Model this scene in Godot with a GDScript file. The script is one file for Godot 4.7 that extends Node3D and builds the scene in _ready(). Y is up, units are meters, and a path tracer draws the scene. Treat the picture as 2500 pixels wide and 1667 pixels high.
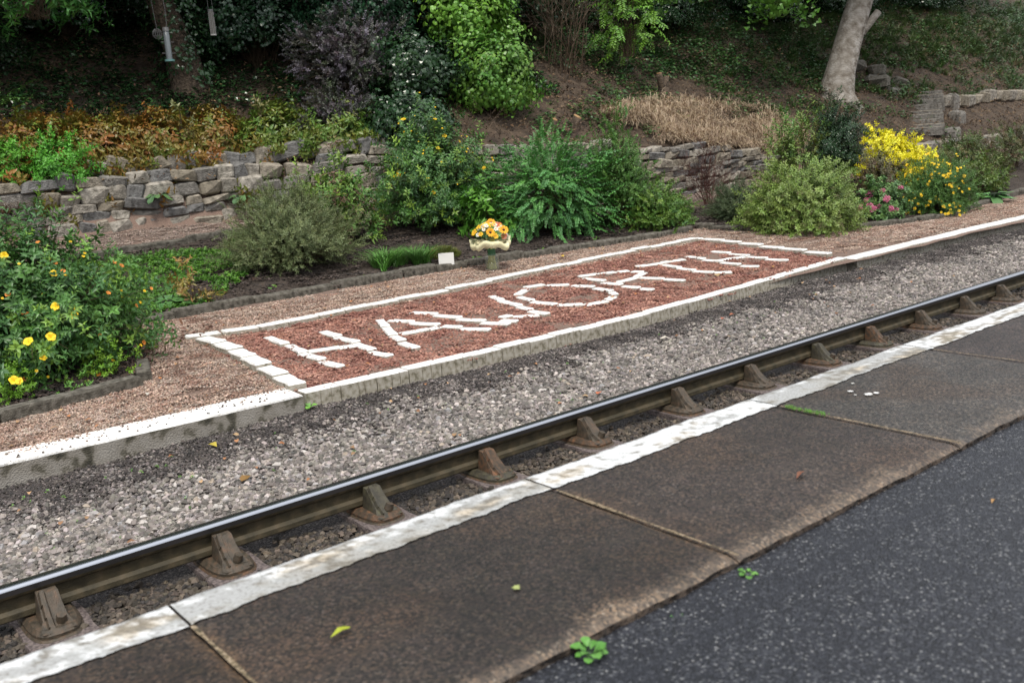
extends Node3D

var rng := RandomNumberGenerator.new()
var noise := FastNoiseLite.new()
var lump := FastNoiseLite.new()
var used := {}
var M := {}
var S := {}

# plan of the dry stone wall: where its face stands and how high the ground behind it is
const WZ := [[-14.0, -9.3], [2.76, -9.2], [4.4, -9.15], [6.0, -9.0], [7.5, -8.4], [9.05, -7.7], [11.0, -7.35], [12.9, -7.2], [15.6, -7.5], [20.0, -7.5], [60.0, -8.0]]
const WT := [[-14.0, 1.3], [6.0, 1.3], [7.5, 1.38], [9.5, 1.43], [12.9, 1.22], [15.6, 0.97], [18.0, 0.7], [60.0, 0.7]]
const EYE := Vector3(0, 1.618, 4.051)

# ---------------------------------------------------------------- small helpers
func li(t: Array, x: float) -> float:
	if x <= t[0][0]:
		return t[0][1]
	for i in range(1, t.size()):
		if x <= t[i][0]:
			return lerpf(t[i - 1][1], t[i][1], (x - t[i - 1][0]) / (t[i][0] - t[i - 1][0]))
	return t[-1][1]

func low(x: float, z: float) -> float:
	if z > -2.03:
		var y := -0.172 + 0.012 * noise.get_noise_2d(x * 60.0, z * 60.0)
		y -= 0.03 * smoothstep(-1.5, -1.9, z) * smoothstep(3.4, 0.5, x)
		if z > -0.22:
			y -= 0.048 * smoothstep(-0.22, -0.02, z)
		return y
	if z > -5.1:
		return -0.08 + 0.06 * (-2.0 - z)
	return 0.106 + 0.16 * (-5.1 - z)

func H(x: float, z: float) -> float:
	var d := li(WZ, x) - z
	if d < 0.0:
		return low(x, z)
	var y := li(WT, x) + 0.55 * d + 0.12 * maxf(0.0, d - 3.0)
	return y + (noise.get_noise_2d(x * 14.0, z * 14.0) * 0.16 + noise.get_noise_2d(x * 50.0, z * 50.0) * 0.05) * clampf(d * 1.5 - 0.3, 0.0, 1.0)

func G(x: float, z: float, lift := 0.0) -> Vector3:
	return Vector3(x, H(x, z) + lift, z)

func r(a: float, b: float) -> float:
	return rng.randf_range(a, b)

func rv() -> Vector3:
	return Vector3(r(-1, 1), r(-1, 1), r(-1, 1))

func lin(a: float, b: float, c: float) -> Color:
	return Color(a, b, c).linear_to_srgb()

func numbered(called: String) -> String:
	var n: int = used.get(called, 0)
	used[called] = n + 1
	return called if n == 0 else "%s_%03d" % [called, n]

func tag(o: Node3D, label := "", category := "", group := "", kind := "") -> Node3D:
	if label: o.set_meta("label", label)
	if category: o.set_meta("category", category)
	if group: o.set_meta("group", group)
	if kind: o.set_meta("kind", kind)
	return o

func thing(called: String, label: String, category: String, at := Vector3.ZERO, yaw := 0.0, group := "") -> Node3D:
	var o := Node3D.new()
	o.name = numbered(called)
	o.position = at
	o.rotation.y = yaw
	add_child(o)
	return tag(o, label, category, group)

func part(called: String, mesh: Mesh, mat: Material, parent: Node = null, at := Vector3.ZERO, kind := "") -> MeshInstance3D:
	var o := MeshInstance3D.new()
	o.mesh = mesh
	if mat: o.material_override = mat
	o.position = at
	if parent == null:
		o.name = numbered(called)
		add_child(o)
	else:
		o.name = called
		parent.add_child(o, true)
	if kind: o.set_meta("kind", kind)
	return o

func copies(called: String, mesh: Mesh, mat: Material, parent: Node, where: Array, tint: Array) -> MultiMeshInstance3D:
	var m := MultiMesh.new()
	m.transform_format = MultiMesh.TRANSFORM_3D
	m.use_colors = true
	m.mesh = mesh
	m.instance_count = where.size()
	for i in where.size():
		m.set_instance_transform(i, where[i])
		m.set_instance_color(i, tint[i])
	var o := MultiMeshInstance3D.new()
	o.multimesh = m
	o.material_override = mat
	o.set_meta("kind", "stuff")
	if parent == null:
		o.name = numbered(called)
		add_child(o)
	else:
		o.name = called
		parent.add_child(o, true)
	return o

func begin(smooth := false) -> SurfaceTool:
	var st := SurfaceTool.new()
	st.begin(Mesh.PRIMITIVE_TRIANGLES)
	st.set_smooth_group(0 if smooth else -1)
	st.set_color(Color.WHITE)
	return st

func done(st: SurfaceTool, into: ArrayMesh = null) -> ArrayMesh:
	st.generate_normals()
	return st.commit(into) if into else st.commit()

func tri(st: SurfaceTool, a: Vector3, b: Vector3, c: Vector3, out: Vector3) -> void:
	if (c - a).cross(b - a).dot(out) < 0.0:
		var t := b
		b = c
		c = t
	st.add_vertex(a)
	st.add_vertex(b)
	st.add_vertex(c)

func quad(st: SurfaceTool, a: Vector3, b: Vector3, c: Vector3, d: Vector3, out: Vector3) -> void:
	tri(st, a, b, c, out)
	tri(st, a, c, d, out)

func tube(st: SurfaceTool, p: Array, rad: Array, sides := 6, cap := true) -> void:
	var rings := []
	for i in p.size():
		var t: Vector3 = (p[mini(i + 1, p.size() - 1)] - p[maxi(i - 1, 0)]).normalized()
		var u := t.cross(Vector3(0.31, 0.2, 0.93)).normalized()
		var v := t.cross(u)
		var ring := []
		for k in sides:
			var a := TAU * k / sides
			ring.append(p[i] + (u * cos(a) + v * sin(a)) * rad[i])
		rings.append(ring)
	for i in p.size() - 1:
		for k in sides:
			var n := (k + 1) % sides
			quad(st, rings[i][k], rings[i][n], rings[i + 1][n], rings[i + 1][k], rings[i][k] + rings[i][n] - p[i] * 2.0)
	if cap:
		for k in range(1, sides - 1):
			tri(st, rings[-1][0], rings[-1][k], rings[-1][k + 1], p[-1] - p[-2])

# an upright block over an outline in x and z, its upper edge bevelled; sides and top may be of two materials
func block(outline: Array, y0: float, y1: float, bev: float, side: Material, top: Material, dome := 0.0) -> ArrayMesh:
	var a := begin()
	var b := begin()
	a.set_material(side)
	b.set_material(top)
	var c := Vector2.ZERO
	for p in outline: c += p
	c /= outline.size()
	for i in outline.size():
		var p: Vector2 = outline[i]
		var q: Vector2 = outline[(i + 1) % outline.size()]
		var out := Vector3((p + q).x * 0.5 - c.x, 0, (p + q).y * 0.5 - c.y)
		var pi := p + (c - p).limit_length(bev)
		var qi := q + (c - q).limit_length(bev)
		quad(a, Vector3(p.x, y0, p.y), Vector3(q.x, y0, q.y), Vector3(q.x, y1 - bev, q.y), Vector3(p.x, y1 - bev, p.y), out)
		quad(b, Vector3(p.x, y1 - bev, p.y), Vector3(q.x, y1 - bev, q.y), Vector3(qi.x, y1, qi.y), Vector3(pi.x, y1, pi.y), out.normalized() + Vector3.UP)
		tri(b, Vector3(pi.x, y1, pi.y), Vector3(qi.x, y1, qi.y), Vector3(c.x, y1 + dome, c.y), Vector3.UP)
	return done(b, done(a))

# a slightly uneven rectangle from a to b, w wide
func bar(a: Vector2, b: Vector2, w: float, rough := 0.006) -> Array:
	var d := (b - a).normalized()
	var n := d.orthogonal() * w * 0.5
	var o := []
	var k := maxi(2, int((b - a).length() / 0.09))
	for i in k + 1:
		o.append(a.lerp(b, float(i) / k) + n + Vector2(r(-rough, rough), r(-rough, rough)))
	for i in k + 1:
		o.append(b.lerp(a, float(i) / k) - n + Vector2(r(-rough, rough), r(-rough, rough)))
	return o

# a chamfered, knocked-about unit stone (44 triangles)
func rock(jag: float, cham: float) -> ArrayMesh:
	var st := begin()
	var corner := {}
	for x in [-1, 1]:
		for y in [-1, 1]:
			for z in [-1, 1]:
				corner[Vector3(x, y, z)] = rv() * jag
	var pt := func(c: Vector3, ax: int) -> Vector3:
		var v := c * 0.5
		for k in 3:
			if k != ax: v[k] -= c[k] * cham
		return v + corner[c]
	for ax in 3:
		var u := (ax + 1) % 3
		var w := (ax + 2) % 3
		for s in [-1, 1]:
			var c := []
			for q in [[-1, -1], [1, -1], [1, 1], [-1, 1]]:
				var v := Vector3()
				v[ax] = s
				v[u] = q[0]
				v[w] = q[1]
				c.append(v)
			var out := Vector3()
			out[ax] = s
			quad(st, pt.call(c[0], ax), pt.call(c[1], ax), pt.call(c[2], ax), pt.call(c[3], ax), out)
		for s in [-1, 1]:
			for t in [-1, 1]:
				var e := Vector3()
				e[u] = s
				e[w] = t
				var f := e
				e[ax] = -1
				f[ax] = 1
				var out := e + f
				quad(st, pt.call(e, u), pt.call(f, u), pt.call(f, w), pt.call(e, w), out)
	for c in corner:
		tri(st, pt.call(c, 0), pt.call(c, 1), pt.call(c, 2), c)
	return done(st)

# a small angular chip: a squashed octahedron-like lump added to st
func chip(st: SurfaceTool, at: Vector3, size: float, flat := 0.6) -> void:
	var b := Basis(rv().normalized(), r(0, TAU)).scaled(Vector3(size, size * flat, size))
	var bb := Basis(Vector3.UP, r(0, TAU)) * Basis(Vector3(1, 0, 0), r(-0.5, 0.5))
	var p := []
	var n := 5
	for i in n:
		var a := TAU * (i + r(-0.3, 0.3)) / n
		p.append(Vector3(cos(a) * r(0.75, 1.1), r(-0.35, 0.2), sin(a) * r(0.75, 1.1)))
	var q := []
	for i in 3:
		var a := TAU * (i + r(-0.3, 0.3)) / 3
		q.append(Vector3(cos(a) * r(0.35, 0.6), r(0.65, 0.95), sin(a) * r(0.35, 0.6)))
	for k in p.size(): p[k] = at + bb * (p[k] * Vector3(size, size * flat, size * r(0.8, 1.0)))
	for k in 3: q[k] = at + bb * (q[k] * Vector3(size, size * flat, size))
	var bot := at - Vector3(0, size * 0.6, 0)
	tri(st, q[0], q[1], q[2], Vector3.UP)
	var m := [0, 0, 1, 1, 2]
	for i in n:
		var j := (i + 1) % n
		var mi: int = int(round(i * 3.0 / n)) % 3
		var mj: int = int(round((i + 1) * 3.0 / n)) % 3
		var out: Vector3 = p[i] + p[j] - at * 2.0 + Vector3(0, size * 0.5, 0)
		tri(st, p[i], p[j], q[mi], out)
		if mi != mj: tri(st, p[j], q[mi], q[mj], out)
		tri(st, p[i], p[j], bot, p[i] + p[j] - bot * 2.0 - Vector3(0, size, 0))

# a handful of chips spread over a disc
func cluster(n: int, radius: float, smin: float, smax: float, dark: float, flat := 0.6) -> ArrayMesh:
	var st := begin()
	for i in n:
		var a := r(0, TAU)
		var d := sqrt(r(0, 1)) * radius
		var v := r(dark, 1.0)
		st.set_color(Color(v * r(0.96, 1.04), v * r(0.95, 1.02), v * r(0.92, 1.02)))
		chip(st, Vector3(cos(a) * d, r(-0.3, 0.5) * smin, sin(a) * d), r(smin, smax) * 0.5, flat)
	return done(st)

# ---------------------------------------------------------------- leaves and sprigs
func leaf(st: SurfaceTool, p: Vector3, dir: Vector3, up: Vector3, l: float, w: float, droop := 0.15, wide := 0.42) -> void:
	dir = dir.normalized()
	var side := dir.cross(up).normalized()
	up = side.cross(dir)
	var m := p + dir * l * wide + up * l * 0.05
	var tip := p + dir * l - up * l * droop
	var a := m + side * w * 0.5 + up * w * 0.13
	var b := m - side * w * 0.5 + up * w * 0.13
	if l > 0.055 or wide > 0.5:
		var m2 := p.lerp(tip, 0.72 if wide < 0.5 else 0.8) + up * l * 0.04
		var sh := 0.36 if wide < 0.5 else 0.45
		var c := m2 + side * w * sh + up * w * 0.08
		var d := m2 - side * w * sh + up * w * 0.08
		tri(st, p, a, m, up); tri(st, p, m, b, up)
		quad(st, a, c, m2, m, up); quad(st, m, m2, d, b, up)
		tri(st, c, tip, m2, up); tri(st, m2, tip, d, up)
	else:
		tri(st, p, a, m, up); tri(st, p, m, b, up)
		tri(st, a, tip, m, up); tri(st, m, tip, b, up)

func lobed(st: SurfaceTool, p: Vector3, dir: Vector3, up: Vector3, size: float, lobes := 5, deep := 0.6) -> void:
	dir = dir.normalized()
	var side := dir.cross(up).normalized()
	up = side.cross(dir)
	var c := p + dir * size * 0.35
	var rim := []
	var k := lobes * 2 + 1
	for i in k:
		var a := lerpf(-2.6, 2.6, float(i) / (k - 1))
		var rad := size * (0.5 if i % 2 else 0.5 * deep) * (1.15 - 0.1 * absf(a))
		if i % 2 == 0 and (i == 0 or i == k - 1): rad = size * 0.3
		rim.append(c + dir * cos(a) * rad + side * sin(a) * rad - up * rad * 0.25 * r(0.3, 1.4))
	for i in k - 1:
		tri(st, c, rim[i], rim[i + 1], up)

func twig(st: SurfaceTool, a: Vector3, b: Vector3, w: float) -> void:
	var s := (b - a).cross(Vector3(0.3, 0.1, 0.9)).normalized() * w
	var t := (b - a).cross(s).normalized() * w
	tri(st, a + s, a - s, b, t)
	tri(st, a + t, a - t, b, s)

# leaves in pairs or turn about along a stem that grows up +Y
func sprig(n: int, stem: float, l: float, w: float, angle: float, mode: String, vary := 0.2, droop := 0.15, stemcol := Color(0.5, 0.4, 0.25)) -> ArrayMesh:
	var st := begin()
	st.set_color(stemcol)
	twig(st, Vector3.ZERO, Vector3(0, stem, 0), maxf(0.0012, l * 0.025))
	for i in n:
		var f := (i + 0.6) / n
		var y := stem * (0.12 + 0.88 * f)
		var az := 0.0
		match mode:
			"flat": az = PI * (i % 2)
			"spiral": az = i * 2.4
			"cross": az = PI * (i % 2) + PI * 0.5 * ((i / 2) % 2)
			"whorl": az = i * TAU / 5.0 + r(-0.3, 0.3)
		az += r(-0.35, 0.35)
		var an := deg_to_rad(angle * (1.15 - 0.5 * f) + r(-12, 12))
		var d := Vector3(cos(az) * sin(an), cos(an), sin(az) * sin(an))
		var up := (Vector3.UP - d * d.y) if mode != "flat" else Vector3(0, 0.25, 1)
		var v := 1.0 + r(-vary, vary)
		st.set_color(Color(v * r(0.93, 1.1), v, v * r(0.85, 1.05)))
		var s := r(0.75, 1.1) * (1.0 - 0.35 * f * f)
		leaf(st, Vector3(0, y, 0), d, up + rv() * 0.25, l * s, w * s, droop + r(-0.1, 0.15))
	return done(st)

func lobesprig(n: int, spread: float, size: float, lobes: int, deep: float) -> ArrayMesh:
	var st := begin()
	st.set_color(Color(0.5, 0.42, 0.3))
	twig(st, Vector3.ZERO, Vector3(0, spread, 0), 0.002)
	for i in n:
		var y := spread * (i + 0.5) / n
		var az := i * 2.4 + r(-0.4, 0.4)
		var d := Vector3(cos(az), r(-0.25, 0.4), sin(az)).normalized()
		var v := r(0.78, 1.2)
		st.set_color(Color(v * r(0.9, 1.15), v, v * r(0.85, 1.05)))
		lobed(st, Vector3(0, y, 0) + d * spread * r(0.15, 0.45), d + Vector3(0, r(-0.5, 0.2), 0), Vector3.UP + rv() * 0.5, size * r(0.65, 1.15), lobes, deep)
	return done(st)

func blades(n: int, l: float, w: float, lean: float, curve: float) -> ArrayMesh:
	var st := begin()
	for i in n:
		var az := r(0, TAU)
		var d := Vector3(cos(az), 0, sin(az))
		var side := Vector3(-d.z, 0, d.x) * w * 0.5
		var ln := l * r(0.6, 1.1)
		var v := r(0.75, 1.2)
		st.set_color(Color(v * r(0.95, 1.1), v, v * 0.95))
		var p := Vector3(r(-1, 1), 0, r(-1, 1)) * l * 0.08
		var prev := [p - side, p + side]
		var le := lean * r(0.3, 1.2)
		for k in 3:
			var t := (k + 1) / 3.0
			var c := p + Vector3.UP * ln * (t - curve * t * t * 0.55) + d * ln * (le * t + curve * t * t * 0.5)
			var wv := side * (1.0 - t * 0.95)
			quad(st, prev[0], prev[1], c + wv, c - wv, d + Vector3.UP)
			prev = [c - wv, c + wv]
	return done(st)

func twiggy(n: int, l: float, w: float, forks: int) -> ArrayMesh:
	var st := begin()
	for i in n:
		var p := Vector3.ZERO
		var d := Vector3(r(-0.35, 0.35), 1, r(-0.35, 0.35)).normalized()
		var v := r(0.7, 1.25)
		st.set_color(Color(v, v, v))
		for k in forks:
			var q := p + d * l / forks
			twig(st, p, q + d * l * 0.03, w * (1.0 - 0.2 * k))
			var e := (d + rv() * 0.7).normalized()
			twig(st, q, q + e * l * 0.3, w * 0.6)
			d = (d + rv() * 0.25).normalized()
			p = q
	return done(st)

func petals(n: int, l: float, w: float, cup: float, mid: Color, midr: float) -> ArrayMesh:
	var st := begin()
	for i in n:
		var a := TAU * i / n + r(-0.12, 0.12)
		var d := Vector3(cos(a), cup + r(-0.12, 0.12), sin(a)).normalized()
		var v := r(0.85, 1.08)
		st.set_color(Color(v, v * r(0.93, 1.02), v))
		leaf(st, d * midr * 0.5, d, Vector3(-d.x * 0.3, 1, -d.z * 0.3), l, w, r(0.0, 0.2), 0.52)
	st.set_color(mid)
	for i in 6:
		var a := TAU * i / 6.0
		var b := TAU * (i + 1) / 6.0
		tri(st, Vector3(0, midr * 0.7 + cup * l * 0.2, 0), Vector3(cos(a) * midr, midr * 0.15, sin(a) * midr), Vector3(cos(b) * midr, midr * 0.15, sin(b) * midr), Vector3.UP)
	return done(st)

func along(d: Vector3, roll: float, flatten := false) -> Basis:
	var y := d.normalized()
	var x := y.cross(Vector3.UP)
	if x.length() < 0.05: x = Vector3.RIGHT
	x = x.normalized()
	if not flatten: x = x.rotated(y, roll)
	else: x = x.rotated(y, roll * 0.12)
	return Basis(x, y, x.cross(y))

func shade(cols: Array, vary := 0.22) -> Color:
	var a: Color = cols[rng.randi() % cols.size()]
	var b: Color = cols[rng.randi() % cols.size()]
	var c := a.lerp(b, r(0, 0.6))
	var v := 1.0 + r(-vary, vary)
	return Color(c.r * v, c.g * v, c.b * v)

# from a foot on the ground to the middle of a plant that stands r behind it, seen from the platform
func behind(x: float, z: float, rad: float) -> Vector3:
	var d := Vector2(x - EYE.x, z - EYE.z).normalized()
	return G(x + d.x * rad, z + d.y * rad)

# a bush: arching stems with sprigs along their outer part
func bush(called: String, label: String, category: String, c: Vector3, rx: float, rz: float, h: float, mesh: Mesh, n: int, cols: Array, o := {}) -> Node3D:
	var t := thing(called, label, category, c, 0.0, o.get("group", ""))
	var per: int = o.get("per", 6)
	var start: float = o.get("start", 0.4)
	var size: float = o.get("size", 1.0)
	var up: float = o.get("up", 0.3)
	var arch: float = o.get("arch", 0.25)
	var jit: float = o.get("jit", 0.085)
	var low_el: float = o.get("low", -0.05)
	var wild: float = o.get("wild", 0.85)
	var sink: float = o.get("foot", 0.15)
	if o.get("mat", M.leaf) == M.leaf and category != "shrub" or c.z > -7.2: cols = cols.map(func(q): return Color(q.r * 1.32, q.g * 1.22, q.b * 0.95) if q.g > q.b * 1.3 else q)
	var where := []
	var tint := []
	var st := begin()
	var tips := []
	lump.seed = hash(called + label)
	for b in maxi(1, n / per):
		var az := r(0, TAU)
		var sy := r(low_el, 1.0)
		var cy := sqrt(maxf(0.0, 1.0 - sy * sy))
		var dir := Vector3(cos(az) * cy, sy, sin(az) * cy)
		var lu := 0.84 + 0.6 * lump.get_noise_3dv(dir * 130.0) + r(-0.08, 0.1)
		var tip := Vector3(dir.x * rx, h * (0.1 + 0.9 * dir.y), dir.z * rz) * lu
		var base := Vector3(r(-1, 1) * rx, 0, r(-1, 1) * rz) * sink
		base.y = H(c.x + base.x, c.z + base.z) - c.y if o.has("slope") or not o.has("hang") else 0.0
		if o.has("slope"):
			tip.y += (H(c.x + tip.x, c.z + tip.z) - c.y) * o.slope
		tip.y = maxf(tip.y, H(c.x + tip.x, c.z + tip.z) - c.y + 0.03) if not o.has("hang") else tip.y
		var ctrl := (base + tip) * 0.5 + Vector3(0, h * arch, 0)
		var pp := []
		for k in 5:
			var u := k / 4.0
			pp.append(base * (1 - u) * (1 - u) + ctrl * 2 * u * (1 - u) + tip * u * u)
		if b % 2 == 0 or n < 400:
			tube(st, pp, [0.011, 0.009, 0.007, 0.005, 0.002].map(func(q): return q * o.get("thick", 0.6)), 3, false)
		tips.append([tip, dir])
		var bc := shade(cols, 0.1)
		for k in per:
			var u := start + (1.0 - start) * pow(r(0, 1), 0.75)
			var p: Vector3 = base * (1 - u) * (1 - u) + ctrl * 2 * u * (1 - u) + tip * u * u
			var tan := ((ctrl - base) * (1 - u) + (tip - ctrl) * u).normalized()
			var outward := (p - Vector3(0, h * 0.35, 0)).normalized()
			var d := tan * 0.6 + outward * 0.5 + Vector3(0, up, 0) + rv() * wild
			p += rv() * jit
			var s := size * r(0.75, 1.25)
			where.append(Transform3D(along(d, r(-PI, PI), o.get("flat", false)).scaled(Vector3(s, s, s)), p))
			var tc := shade(cols).lerp(bc, 0.4)
			if o.has("tip") and u > 0.8 and r(0, 1) < 0.4: tc = shade([o.tip, tc])
			tint.append(tc)
	part("stem", done(st), o.get("stem", M.twig), t)
	copies(o.get("foliage", "foliage"), mesh, o.get("mat", M.leaf), t, where, tint)
	t.set_meta("tips", tips)
	return t

# single flowers on the side of a bush that faces the platform
func bloom(t: Node3D, called: String, mesh: Mesh, mat: Material, n: int, size: float, high := -1.0, out := 1.02) -> void:
	var tips: Array = t.get_meta("tips")
	var k := 0
	var tries := 0
	while k < n and tries < 4000:
		tries += 1
		var q: Array = tips[rng.randi() % tips.size()]
		var to := (EYE - t.position).normalized()
		if q[1].dot(to) < 0.15 or q[1].y < high: continue
		var f := part(called, mesh, mat, t, q[0] * out + rv() * 0.03)
		var s := size * r(0.75, 1.15)
		f.basis = along((q[1] + to * 0.7 + Vector3(0, 0.5, 0) + rv() * 0.4).normalized(), r(-PI, PI)).scaled(Vector3(s, s, s))
		k += 1

func bloom_at(t: Node3D, called: String, mesh: Mesh, mat: Material, at: Vector3, size: float) -> void:
	var f := part(called, mesh, mat, t, at - t.position)
	f.basis = along(((EYE - at).normalized() + Vector3(0, 0.5, 0) + rv() * 0.4).normalized(), r(-PI, PI)).scaled(Vector3.ONE * size * r(0.85, 1.15))

# an uneven sheet between two edges given as tables of x and z
func sheet(called: String, tf: Array, tb: Array, x0: float, x1: float, dx: float, nz: int, lift: float, bump: float, mat: Material, parent: Node = null, kind := "structure", tintf := 0.0) -> MeshInstance3D:
	var st := begin(true)
	var nx := int(ceil((x1 - x0) / dx))
	var g := []
	for i in nx + 1:
		var x := lerpf(x0, x1, float(i) / nx)
		var a := li(tf, x)
		var b := li(tb, x)
		var col := []
		for k in nz + 1:
			var z := lerpf(a, b, float(k) / nz)
			col.append(Vector3(x, H(x, z) + lift + bump * noise.get_noise_2d(x * 90.0 + 300.0, z * 90.0), z))
		g.append(col)
	for i in nx:
		for k in nz:
			quad(st, g[i][k], g[i + 1][k], g[i + 1][k + 1], g[i][k + 1], Vector3.UP)
	return part(called, done(st), mat, parent, Vector3.ZERO, kind)

# loose pieces over the ground between two edges
func scatter(called: String, meshes: Array, mat: Material, parent: Node, tf: Array, tb: Array, x0: float, x1: float, n: int, cols: Array, lift: float, near := 0.0, mask := -2.0, mscale := 30.0, vary := 0.18, tilt := 0.15) -> void:
	var where := []
	var tint := []
	for m in meshes:
		where.append([])
		tint.append([])
	var k := 0
	var tries := 0
	while k < n and tries < n * 12:
		tries += 1
		var u := r(0, 1)
		var x := lerpf(x0, x1, pow(u, 1.0 + near))
		var a := li(tf, x)
		var b := li(tb, x)
		var z := lerpf(a, b, r(0, 1))
		if mask > -1.5 and noise.get_noise_2d(x * mscale + 77.0, z * mscale - 31.0) < mask + r(-0.1, 0.1): continue
		k += 1
		var s := r(0.8, 1.2)
		var i := rng.randi() % meshes.size()
		where[i].append(Transform3D(Basis(Vector3.UP, r(0, TAU)) * Basis(Vector3(1, 0, 0), r(-tilt, tilt)) * Basis.from_scale(Vector3(s, s, s)), G(x, z, lift)))
		tint[i].append(shade(cols, vary))
	for i in meshes.size():
		if where[i].size(): copies(called, meshes[i], mat, parent, where[i], tint[i])

# ---------------------------------------------------------------- materials
func ntex(cols: Array, offs: Array, freq: float, size := 512, type := FastNoiseLite.TYPE_SIMPLEX_SMOOTH, oct := 4, sd := 1, cell := false) -> NoiseTexture2D:
	var n := FastNoiseLite.new()
	n.noise_type = type
	n.seed = sd
	n.frequency = freq
	n.fractal_octaves = oct
	if type == FastNoiseLite.TYPE_CELLULAR:
		n.fractal_type = FastNoiseLite.FRACTAL_NONE
		n.cellular_return_type = FastNoiseLite.RETURN_CELL_VALUE if cell else FastNoiseLite.RETURN_DISTANCE
	var t := NoiseTexture2D.new()
	t.width = size
	t.height = size
	t.seamless = true
	t.noise = n
	if cols.size():
		var g := Gradient.new()
		var pc := PackedColorArray()
		for c in cols: pc.append(lin(c[0], c[1], c[2]))
		g.offsets = PackedFloat32Array(offs)
		g.colors = pc
		t.color_ramp = g
	return t

func stone_mat(cols: Array, offs: Array, freq: float, scale: float, rough: float, bump := 0.0, sd := 1, bfreq := 0.05, vc := false) -> StandardMaterial3D:
	var m := StandardMaterial3D.new()
	m.albedo_texture = ntex(cols, offs, freq, 512, FastNoiseLite.TYPE_SIMPLEX_SMOOTH, 5, sd)
	m.uv1_triplanar = true
	m.uv1_world_triplanar = true
	m.uv1_scale = Vector3.ONE * scale
	m.roughness = rough
	m.vertex_color_use_as_albedo = vc
	if bump > 0.0:
		m.heightmap_enabled = true
		m.heightmap_texture = S.get("bump%s" % bfreq, null)
		if m.heightmap_texture == null:
			S["bump%s" % bfreq] = ntex([], [], bfreq, 512, FastNoiseLite.TYPE_SIMPLEX_SMOOTH, 5, 9)
			m.heightmap_texture = S["bump%s" % bfreq]
		m.heightmap_scale = bump
	return m

func flat_mat(c: Color, rough: float, vc := false, backlight := 0.0) -> StandardMaterial3D:
	var m := StandardMaterial3D.new()
	m.albedo_color = c
	m.roughness = rough
	m.vertex_color_use_as_albedo = vc
	if backlight > 0.0:
		m.backlight_enabled = true
		m.backlight = Color(backlight, backlight, backlight)
	return m

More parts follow.
